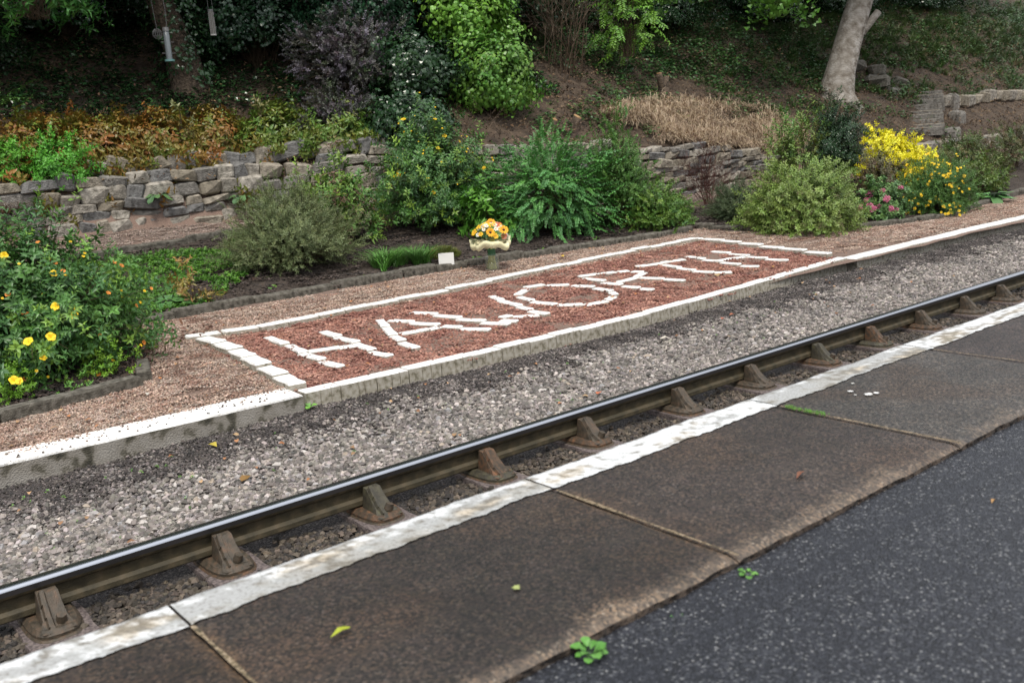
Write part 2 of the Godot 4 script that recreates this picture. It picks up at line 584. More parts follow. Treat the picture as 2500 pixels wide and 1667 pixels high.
func materials() -> void:
	M.leaf = flat_mat(Color.WHITE, 0.42, true, 0.35)
	M.gloss = flat_mat(Color.WHITE, 0.26, true, 0.15)
	M.matte = flat_mat(Color.WHITE, 0.85, true)
	M.petal = flat_mat(lin(0.85, 0.58, 0.01), 0.6, true, 0.3)
	M.orange_petal = flat_mat(lin(0.62, 0.22, 0.03), 0.6, true, 0.3)
	M.pink = flat_mat(Color.WHITE, 0.7, true, 0.2)
	M.chip = flat_mat(Color.WHITE, 0.8, true)
	M.twig = flat_mat(lin(0.075, 0.05, 0.03), 0.85)
	M.red_twig = flat_mat(lin(0.12, 0.045, 0.035), 0.8)
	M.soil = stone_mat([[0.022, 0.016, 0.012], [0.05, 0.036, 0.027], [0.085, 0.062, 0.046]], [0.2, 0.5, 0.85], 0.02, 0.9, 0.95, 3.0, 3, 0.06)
	M.hill = stone_mat([[0.03, 0.021, 0.014], [0.065, 0.044, 0.029], [0.11, 0.078, 0.05]], [0.2, 0.5, 0.85], 0.012, 0.45, 0.95, 5.0, 4, 0.04)
	M.fines = stone_mat([[0.028, 0.025, 0.025], [0.06, 0.053, 0.05], [0.16, 0.14, 0.13]], [0.3, 0.6, 0.9], 0.09, 1.1, 0.92, 2.0, 5, 0.12)
	M.pea = stone_mat([[0.10, 0.065, 0.05], [0.24, 0.16, 0.125], [0.4, 0.29, 0.23]], [0.25, 0.55, 0.85], 0.16, 1.6, 0.9, 1.2, 6, 0.15)
	M.red = stone_mat([[0.07, 0.022, 0.016], [0.16, 0.05, 0.038], [0.24, 0.09, 0.07]], [0.25, 0.55, 0.85], 0.12, 1.4, 0.9, 1.5, 7, 0.12)
	M.white = stone_mat([[0.28, 0.25, 0.21], [0.62, 0.6, 0.55], [0.74, 0.73, 0.71], [0.81, 0.81, 0.8]], [0.1, 0.22, 0.42, 0.75], 0.035, 2.2, 0.65, 0.35, 8, 0.05)
	M.kerb_side = stone_mat([[0.035, 0.033, 0.022], [0.11, 0.1, 0.075], [0.24, 0.22, 0.19], [0.32, 0.3, 0.27]], [0.1, 0.27, 0.4, 0.9], 0.009, 1.1, 0.85, 0.5, 9, 0.12)
	M.sett_side = stone_mat([[0.15, 0.135, 0.09], [0.34, 0.31, 0.25], [0.46, 0.43, 0.37]], [0.12, 0.42, 0.85], 0.02, 1.6, 0.85, 0.4, 10, 0.12)
	M.edging = stone_mat([[0.05, 0.045, 0.035], [0.11, 0.1, 0.08], [0.18, 0.165, 0.14]], [0.2, 0.5, 0.85], 0.02, 1.3, 0.9, 0.6, 11, 0.1)
	var tones := [[0.25, 0.225, 0.19], [0.28, 0.245, 0.195], [0.21, 0.195, 0.175], [0.33, 0.3, 0.255], [0.22, 0.19, 0.145], [0.16, 0.155, 0.15]]
	M.walls = []
	for k in tones.size():
		var c: Array = tones[k]
		M.walls.append(stone_mat([[c[0] * 0.35, c[1] * 0.35, c[2] * 0.32], [c[0] * 0.8, c[1] * 0.8, c[2] * 0.8], [c[0] * 1.1, c[1] * 1.1, c[2] * 1.1], [c[0] * 1.6 + 0.03, c[1] * 1.6 + 0.04, c[2] * 1.6 + 0.04]], [0.12, 0.38, 0.65, 0.95], 0.018, 1.2, 0.9, 1.2, 20 + k, 0.06))
	M.slab = stone_mat([[0.55, 0.52, 0.5], [0.9, 0.88, 0.86], [1.0, 0.97, 0.93], [1.7, 1.6, 1.5]], [0.2, 0.45, 0.7, 0.97], 0.14, 1.7, 0.62, 0.12, 31, 0.2, true)
	M.slab.albedo_texture = ntex([[0.12, 0.115, 0.115], [0.34, 0.315, 0.3], [0.52, 0.46, 0.42], [0.9, 0.74, 0.6], [1.0, 1.0, 1.0]], [0.05, 0.4, 0.72, 0.93, 1.0], 0.11, 1024, FastNoiseLite.TYPE_CELLULAR, 1, 31, true)
	M.asphalt = StandardMaterial3D.new()
	M.asphalt.albedo_texture = ntex([[0.005, 0.006, 0.009], [0.01, 0.0115, 0.017], [0.02, 0.022, 0.03], [0.038, 0.041, 0.05], [0.08, 0.083, 0.09], [0.2, 0.2, 0.2]], [0.1, 0.42, 0.7, 0.87, 0.95, 1.0], 0.15, 1024, FastNoiseLite.TYPE_CELLULAR, 1, 33, true)
	M.asphalt.uv1_triplanar = true
	M.asphalt.uv1_world_triplanar = true
	M.asphalt.uv1_scale = Vector3.ONE * 1.5
	M.asphalt.roughness = 0.5
	M.asphalt.heightmap_enabled = true
	M.asphalt.heightmap_texture = ntex([], [], 0.16, 1024, FastNoiseLite.TYPE_CELLULAR, 1, 34)
	M.asphalt.heightmap_scale = 0.2
	M.line = stone_mat([[0.55, 0.53, 0.5], [0.9, 0.9, 0.89], [1.0, 1.0, 1.0]], [0.12, 0.4, 0.8], 0.1, 1.6, 0.6, 0.2, 36, 0.12)
	M.line.vertex_color_use_as_albedo = true
	M.joint = stone_mat([[0.06, 0.05, 0.03], [0.2, 0.15, 0.09], [0.34, 0.27, 0.19]], [0.2, 0.5, 0.85], 0.06, 2.0, 0.95, 0.5, 37, 0.12)
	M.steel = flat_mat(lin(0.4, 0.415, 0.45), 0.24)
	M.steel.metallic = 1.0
	M.dark_reflection_steel = flat_mat(lin(0.11, 0.11, 0.115), 0.36)  # darker copy of the steel, the wooded bank's dark reflection put into its colour
	M.dark_reflection_steel.metallic = 0.9
	M.rail = stone_mat([[0.03, 0.025, 0.013], [0.055, 0.045, 0.025], [0.075, 0.058, 0.032], [0.1, 0.075, 0.045]], [0.15, 0.45, 0.7, 0.95], 0.015, 1.4, 0.6, 0.15, 41, 0.12)
	M.iron = stone_mat([[0.03, 0.024, 0.016], [0.06, 0.046, 0.03], [0.09, 0.06, 0.038], [0.14, 0.07, 0.035]], [0.2, 0.5, 0.75, 0.97], 0.02, 2.2, 0.62, 0.25, 42, 0.12)
	M.irons = [M.iron]
	M.irons.append(stone_mat([[0.03, 0.022, 0.014], [0.07, 0.045, 0.026], [0.12, 0.06, 0.03], [0.2, 0.085, 0.035]], [0.2, 0.5, 0.75, 0.97], 0.02, 2.2, 0.7, 0.25, 52, 0.12))
	M.irons.append(stone_mat([[0.028, 0.025, 0.016], [0.055, 0.047, 0.03], [0.07, 0.064, 0.034], [0.1, 0.1, 0.04]], [0.2, 0.55, 0.8, 0.97], 0.02, 2.0, 0.62, 0.25, 53, 0.12))
	M.sleeper = stone_mat([[0.06, 0.047, 0.045], [0.12, 0.095, 0.09], [0.18, 0.145, 0.13]], [0.2, 0.5, 0.85], 0.06, 1.5, 0.85, 0.4, 43, 0.12)
	M.bark_pale = stone_mat([[0.11, 0.09, 0.07], [0.2, 0.175, 0.145], [0.27, 0.245, 0.215], [0.38, 0.355, 0.325]], [0.18, 0.4, 0.56, 0.78], 0.016, 0.5, 0.9, 2.5, 44, 0.06)
	M.bark_dark = stone_mat([[0.03, 0.022, 0.015], [0.09, 0.065, 0.045], [0.16, 0.12, 0.085]], [0.2, 0.5, 0.85], 0.03, 1.0, 0.95, 2.5, 45, 0.06)
	M.cut_wood = stone_mat([[0.35, 0.2, 0.09], [0.5, 0.32, 0.16]], [0.3, 0.8], 0.03, 3.0, 0.8)
	M.lichen = flat_mat(lin(0.3, 0.34, 0.12), 0.9)
	M.glass = flat_mat(Color(0.85, 0.93, 0.88, 0.1), 0.03)
	M.glass.transparency = BaseMaterial3D.TRANSPARENCY_ALPHA
	M.wire = flat_mat(lin(0.16, 0.16, 0.16), 0.45)
	M.plaque = flat_mat(lin(0.47, 0.46, 0.44), 0.45)
	M.paper = flat_mat(lin(0.8, 0.75, 0.47), 0.7, false, 0.3)

func sprigs() -> void:
	S.lance = sprig(9, 0.14, 0.072, 0.027, 64, "cross", 0.28)
	S.lance_big = sprig(9, 0.16, 0.085, 0.028, 60, "spiral")
	S.tiny = sprig(14, 0.15, 0.034, 0.024, 64, "spiral")
	S.frond = sprig(18, 0.24, 0.038, 0.028, 68, "flat", 0.2, 0.12)
	S.needle = sprig(16, 0.11, 0.038, 0.009, 48, "spiral", 0.3)
	S.spirea = sprig(12, 0.15, 0.05, 0.023, 60, "spiral", 0.28)
	S.whorl = sprig(8, 0.1, 0.15, 0.045, 72, "whorl", 0.2, 0.25)
	S.pers = sprig(8, 0.14, 0.1, 0.04, 78, "spiral", 0.25, 0.45)
	S.speck = sprig(5, 0.012, 0.018, 0.011, 70, "spiral")
	S.azalea = sprig(10, 0.08, 0.035, 0.018, 55, "spiral")
	S.gold = sprig(10, 0.09, 0.05, 0.03, 65, "spiral", 0.12)
	S.berb = sprig(16, 0.15, 0.036, 0.026, 68, "spiral", 0.35)
	S.ivy = lobesprig(7, 0.16, 0.085, 2, 0.8)
	S.currant = lobesprig(7, 0.2, 0.085, 3, 0.8)
	S.syc = lobesprig(9, 0.36, 0.15, 3, 0.6)
	S.elder = sprig(14, 0.38, 0.1, 0.042, 62, "flat", 0.15, 0.25)
	S.tree = lobesprig(14, 0.9, 0.3, 3, 0.65)
	S.grass = blades(26, 0.34, 0.013, 0.5, 0.75)
	S.turf = blades(14, 0.09, 0.006, 0.6, 0.3)
	S.straw = blades(26, 0.3, 0.006, 1.9, 1.25)
	var hay := begin()
	for i in 34:
		var v := r(0.65, 1.25)
		hay.set_color(Color(v, v * r(0.92, 1.0), v * r(0.85, 1.0)))
		var p := Vector3(r(-0.2, 0.2), r(0.0, 0.05), r(-0.2, 0.2))
		var d := Vector3(r(-1, 1), r(-0.1, 0.3), r(-1, 1)).normalized() * r(0.1, 0.26)
		var e := d + Vector3(r(-0.06, 0.06), r(-0.08, 0.0), r(-0.06, 0.06))
		var sd := Vector3(-d.z, 0, d.x).normalized() * 0.0035
		quad(hay, p - sd, p + sd, p + d * 0.5 + sd + Vector3(0, 0.02, 0), p + d * 0.5 - sd + Vector3(0, 0.02, 0), Vector3.UP)
		quad(hay, p + d * 0.5 - sd + Vector3(0, 0.02, 0), p + d * 0.5 + sd + Vector3(0, 0.02, 0), p + e + sd * 0.3, p + e - sd * 0.3, Vector3.UP)
	S.hay = done(hay)
	S.iris = blades(9, 0.45, 0.028, 0.25, 0.35)
	S.twigs = twiggy(3, 0.5, 0.004, 4)
	S.canes = twiggy(2, 1.3, 0.008, 6)
	S.cover = sprig(9, 0.05, 0.045, 0.028, 75, "spiral", 0.2)
	var st := begin()
	for i in 30:
		var v := r(0.7, 1.3)
		st.set_color(Color(v, v, v))
		var a := r(0, TAU)
		var d := sqrt(r(0, 1)) * 0.045
		leaf(st, Vector3(cos(a) * d, r(0, 0.012) - d * d * 3.0, sin(a) * d), Vector3(cos(a), r(0.2, 1.4), sin(a)), Vector3(-cos(a), 1, -sin(a)), 0.012, 0.008)
	S.head = done(st)
	S.flower = petals(5, 0.03, 0.03, 0.45, Color(0.9, 0.75, 0.4), 0.006)
	S.daisy = petals(8, 0.016, 0.009, 0.15, Color(0.75, 0.5, 0.1), 0.006)
	S.sunflower = petals(16, 0.048, 0.018, 0.25, Color(0.06, 0.035, 0.02), 0.02)
	S.stone = []
	for i in 12: S.stone.append(rock(0.1, 0.13))
	S.boulder = []
	for i in 5: S.boulder.append(rock(0.17, 0.2))
	S.ballast = []
	S.fines = []
	S.chips = []
	S.pea = []
	S.mulch = []
	for i in 4:
		S.ballast.append(cluster(34, 0.15, 0.022, 0.05, 0.25, 0.7))
		S.fines.append(cluster(56, 0.13, 0.008, 0.028, 0.3))
		S.chips.append(cluster(66, 0.13, 0.015, 0.03, 0.35, 0.55))
		S.pea.append(cluster(70, 0.11, 0.011, 0.021, 0.32, 0.7))
		S.mulch.append(cluster(36, 0.14, 0.012, 0.04, 0.4, 0.35))
	S.litter = []
	for i in 3:
		var l := begin()
		for k in 16:
			var v := r(0.5, 1.4)
			l.set_color(Color(v, v * r(0.8, 1.0), v * r(0.7, 1.0)))
			leaf(l, Vector3(r(-0.3, 0.3), r(0.0, 0.03), r(-0.3, 0.3)), Vector3(r(-1, 1), r(-0.3, 0.5), r(-1, 1)), Vector3.UP + rv() * 0.5, r(0.03, 0.075), r(0.015, 0.045), r(-0.2, 0.4))
		S.litter.append(done(l))

# ---------------------------------------------------------------- the scene
func _ready() -> void:
	rng.seed = 4711
	noise.seed = 12
	noise.frequency = 0.02
	lump.frequency = 0.012
	# camera
	var yaw := 0.6734
	var pitch := 0.2111
	var roll := -0.0673
	var f := Vector3(sin(yaw) * cos(pitch), -sin(pitch), -cos(yaw) * cos(pitch))
	var rt := Vector3(cos(yaw), 0, sin(yaw))
	var up := rt.cross(f)
	var cam := Camera3D.new()
	cam.name = "camera"
	cam.fov = 38.99
	cam.near = 0.05
	cam.far = 900.0
	cam.transform = Transform3D(Basis(rt * cos(roll) + up * sin(roll), up * cos(roll) - rt * sin(roll), -f), EYE)
	var lens := CameraAttributesPhysical.new()
	lens.frustum_focal_length = 33.89
	lens.frustum_focus_distance = 8.0
	lens.frustum_near = 0.05
	lens.frustum_far = 900.0
	lens.exposure_aperture = 5.6
	cam.attributes = lens
	add_child(cam)
	# an overcast sky, brighter towards the zenith
	var sky := PanoramaSkyMaterial.new()
	var im := Image.create(256, 128, false, Image.FORMAT_RGBF)
	var cl := FastNoiseLite.new()
	cl.seed = 5
	cl.frequency = 0.9
	cl.fractal_octaves = 4
	for y in 128:
		var el := PI * 0.5 - PI * (y + 0.5) / 128.0
		for x in 256:
			var az := TAU * (x + 0.5) / 256.0
			var d := Vector3(cos(el) * cos(az), sin(el), cos(el) * sin(az))
			var b := (1.0 + 1.6 * maxf(0.0, d.y)) / 2.0 * (1.0 + 0.12 * cl.get_noise_3dv(d * 2.0))
			if d.y < 0.0: b = 0.25
			im.set_pixel(x, y, Color(b * 0.96, b * 0.99, b * 1.05))
	sky.panorama = ImageTexture.create_from_image(im)
	var env := Environment.new()
	env.background_mode = Environment.BG_SKY
	env.sky = Sky.new()
	env.sky.sky_material = sky
	env.background_energy_multiplier = 0.76
	env.tonemap_mode = Environment.TONE_MAPPER_LINEAR
	env.tonemap_exposure = 1.76
	env.sdfgi_enabled = true
	env.ssao_enabled = true
	env.ssil_enabled = true
	var we := WorldEnvironment.new()
	we.name = "world"
	we.environment = env
	add_child(we)
	var sun := DirectionalLight3D.new()
	sun.name = "sun"
	sun.light_energy = 0.5
	sun.light_color = Color(1.0, 0.97, 0.92)
	sun.light_angular_distance = 14.0
	sun.shadow_enabled = true
	sun.basis = Basis.looking_at(Vector3(0.3, -1.0, -0.45))
	add_child(sun)
	materials()
	sprigs()
	ground()
	platform()
	railway()
	garden()
	walls()
	steps()
	trees()
	plants()
	small_things()

func ground() -> void:
	var p := PlaneMesh.new()
	p.size = Vector2(900, 900)
	part("ground", p, M.soil, null, Vector3(0, -0.7, 0), "structure")
	var k_front := [[-14.0, -2.02], [60.0, -2.02]]
	var p_wall := [[-14.0, 2.23], [60.0, 2.23]]
	# track bed
	var bed := sheet("track_bed", p_wall, k_front, -3.0, 40.0, 0.3, 16, -0.012, 0.02, M.fines)
	var zones := [[], [], []]
	var tints := [[], [], []]
	var sets := [S.ballast, S.fines]
	var n := [[], [], [], [], [], [], [], []]
	var c := [[], [], [], [], [], [], [], []]
	for i in 14000:
		var x := -1.0 + 21.0 * pow(r(0, 1), 1.35)
		var z := r(-2.0, 1.25)
		if z > 0.85 and x > 3.0: continue
		var stone := -1.05 + 0.32 * noise.get_noise_2d(x * 26.0, 5.0) + 0.25 * noise.get_noise_2d(x * 70.0, z * 70.0) - 0.012 * x
		var big := z > stone + r(-0.38, 0.24)
		var k := (0 if big else 4) + rng.randi() % 4
		var col: Color
		if z > -0.02:
			col = shade([Color(0.105, 0.085, 0.065), Color(0.155, 0.125, 0.095), Color(0.06, 0.054, 0.05), Color(0.13, 0.105, 0.08)], 0.35)
			k = rng.randi() % 4
		elif big:
			var near := smoothstep(-0.4, -0.05, z)
			col = shade([Color(0.4, 0.365, 0.335), Color(0.3, 0.272, 0.25), Color(0.5, 0.455, 0.42), Color(0.21, 0.195, 0.187)], 0.22).lerp(Color(0.3, 0.24, 0.19), near * 0.45)
		else:
			col = shade([Color(0.075, 0.064, 0.06), Color(0.11, 0.094, 0.087), Color(0.055, 0.048, 0.047)], 0.25)
			if r(0, 1) < 0.24 + 0.3 * smoothstep(-1.9, -1.0, z): col = shade([Color(0.27, 0.24, 0.225), Color(0.2, 0.175, 0.165)])
		var s := r(0.75, 1.15)
		var sleeper := absf(fposmod(x - 0.715 + 0.38, 0.757) - 0.38) < 0.15
		if z > 0.0 and z < 0.5 and sleeper and r(0, 1) < 0.985: continue
		if z < 0.0 and z > -0.26: continue
		n[k].append(Transform3D(Basis(Vector3.UP, r(0, TAU)) * Basis(Vector3(1, 0, 0), r(-0.12, 0.12)) * Basis.from_scale(Vector3(s, s, s)), G(x, z, 0.004)))
		c[k].append(col)
	for k in 8:
		copies("ballast_stones" if k < 4 else "grit", S.ballast[k] if k < 4 else S.fines[k - 4], M.chip, bed, n[k], c[k])
	var lumps := []
	for k in 6:
		var st := begin()
		chip(st, Vector3.ZERO, 0.5, 0.75)
		lumps.append(done(st))
	var tones := []
	for t in [[0.44, 0.41, 0.38], [0.37, 0.345, 0.335], [0.28, 0.27, 0.27], [0.5, 0.46, 0.43], [0.36, 0.3, 0.24]]:
		tones.append(stone_mat([[t[0] * 0.75, t[1] * 0.75, t[2] * 0.75], [t[0], t[1], t[2]], [t[0] * 1.15, t[1] * 1.15, t[2] * 1.15]], [0.2, 0.5, 0.8], 0.05, 3.0, 0.85))
	for i in 290:
		var x := 0.4 + 6.5 * pow(r(0, 1), 1.5)
		var z := r(-1.25, -0.2)
		var o := part("ballast_stone", lumps[rng.randi() % 6], tones[rng.randi() % 5], bed, G(x, z, 0.018))
		var s := r(0.038, 0.066)
		o.basis = (Basis(Vector3.UP, r(0, TAU)) * Basis(Vector3(1, 0, 0), r(-0.5, 0.5))).scaled(Vector3(s, s * r(0.7, 1.0), s))
	# garden gravel
	var g := sheet("garden_path", [[-14.0, -2.06], [60.0, -2.06]], WZ, -8.0, 40.0, 0.4, 24, 0.0, 0.03, M.pea)
	var pea := [Color(0.52, 0.37, 0.29), Color(0.42, 0.28, 0.21), Color(0.62, 0.48, 0.39), Color(0.33, 0.19, 0.14), Color(0.56, 0.46, 0.39)]
	scatter("gravel", S.pea, M.chip, g, [[0.0, -2.15], [60.0, -2.15]], [[0.0, -3.1], [2.2, -3.3], [2.3, -5.2], [3.0, -5.2]], -0.3, 3.0, 1500, pea, 0.003)
	scatter("gravel", S.pea, M.chip, g, [[2.6, -4.25], [3.2, -4.0], [10.2, -4.38]], [[2.6, -5.12], [11.0, -5.12]], 2.6, 10.3, 1900, pea, 0.003)
	scatter("gravel", S.pea, M.chip, g, [[9.9, -2.5], [20.0, -2.3]], [[9.9, -5.5], [11.0, -5.6], [11.2, -4.6], [11.8, -3.5], [14.0, -3.1], [20.0, -3.4]], 10.1, 18.0, 1800, pea, 0.003)
	scatter("gravel", S.pea, M.chip, g, [[0.0, -7.8], [6.0, -7.9], [8.0, -7.3], [10.0, -6.5], [18.0, -6.3]], WZ, 3.0, 15.0, 2400, [Color(0.42, 0.33, 0.28), Color(0.3, 0.22, 0.18), Color(0.52, 0.42, 0.36)], 0.003)
	S.one = []
	for i in 3:
		var ol := begin()
		leaf(ol, Vector3(-0.02, 0.004, 0), Vector3(1, 0.15, 0), Vector3.UP, r(0.03, 0.05), r(0.018, 0.03), r(0.0, 0.3), 0.51)
		S.one.append(done(ol))
	var dead := [Color(0.3, 0.17, 0.09), Color(0.2, 0.1, 0.05), Color(0.42, 0.28, 0.15), Color(0.36, 0.14, 0.05)]
	scatter("leaf_litter", S.one, M.matte, g, [[0.0, -2.2], [20.0, -2.3]], [[0.0, -5.1], [20.0, -5.1]], 0.2, 12.0, 260, dead, 0.022, 0.2, -2.0, 30.0, 0.2, 0.4)
	scatter("leaf_litter", S.one, M.matte, bed, [[0.0, -0.4], [20.0, -0.4]], [[0.0, -1.95], [20.0, -1.95]], 0.2, 10.0, 70, dead, 0.03, 0.2, -2.0, 30.0, 0.2, 0.4)
	scatter("leaf_litter", [S.litter[0]], M.matte, g, [[0.0, -3.2], [2.3, -3.35], [3.0, -4.2]], [[0.0, -5.2], [3.0, -5.2]], 2.1, 3.0, 14, [Color(0.08, 0.035, 0.025), Color(0.13, 0.06, 0.04)], 0.012)
	# red chippings inside the white border
	var bf := [[3.0, -2.14], [4.05, -2.05], [5.3, -2.01], [6.25, -2.0], [7.65, -2.1], [10.1, -2.36]]
	var bb := [[3.0, -4.1], [3.6, -4.02], [5.7, -4.16], [8.7, -4.42], [10.1, -4.44]]
	var rd := sheet("red_chipping_bed", bf, bb, 2.98, 10.12, 0.15, 16, 0.0, 0.008, M.red)
	scatter("chippings", S.chips, M.chip, rd, bf, bb, 3.05, 10.05, 2700, [Color(0.43, 0.21, 0.155), Color(0.34, 0.15, 0.11), Color(0.54, 0.3, 0.23), Color(0.25, 0.105, 0.083)], -0.004, 0.15)
	# planted soil
	var e1 := [[-14.0, -5.2], [60.0, -5.2]]
	var beds := [[e1, [[-14.0, -7.85], [6.0, -7.9], [8.0, -7.3], [10.4, -6.4], [10.9, -5.6]], 2.3, 10.9], [[[-8.0, -2.9], [1.17, -2.98], [2.2, -3.2], [2.4, -3.9]], [[-8.0, -8.0], [2.4, -8.0]], -8.0, 2.4], [[[10.9, -5.0], [11.1, -4.5], [11.6, -3.9], [12.0, -3.6], [14.0, -3.2], [16.0, -3.5], [40.0, -4.0]], [[10.9, -6.0], [13.0, -6.2], [40.0, -7.4]], 10.9, 40.0]]
	var bark := [Color(0.06, 0.045, 0.037), Color(0.09, 0.066, 0.054), Color(0.035, 0.028, 0.025), Color(0.13, 0.1, 0.085)]
	for q in beds:
		var b := sheet("flower_bed", q[0], q[1], q[2], q[3], 0.2, 16, 0.02, 0.05, M.soil)
		scatter("mulch", S.mulch, M.chip, b, q[0], q[1], maxf(q[2], -0.5), minf(q[3], 18.0), 1100, bark, 0.03)
	# the bank behind the wall
	var back := []
	for q in WZ: back.append([q[0], q[1] - 26.0])
	var edge := []
	for q in WZ: edge.append([q[0], q[1] - 0.02])
	var hill := sheet("hillside", edge, back, -14.0, 60.0, 0.4, 70, 0.0, 0.03, M.hill)
	var lit := []
	for q in WZ: lit.append([q[0], q[1] - 8.0])
	scatter("leaf_litter", S.litter, M.matte, hill, edge, lit, 1.0, 40.0, 5200, [Color(0.1, 0.065, 0.04), Color(0.17, 0.11, 0.07), Color(0.06, 0.04, 0.03), Color(0.24, 0.16, 0.09)], 0.015, 0.2, -2.0, 30.0, 0.3, 0.4)

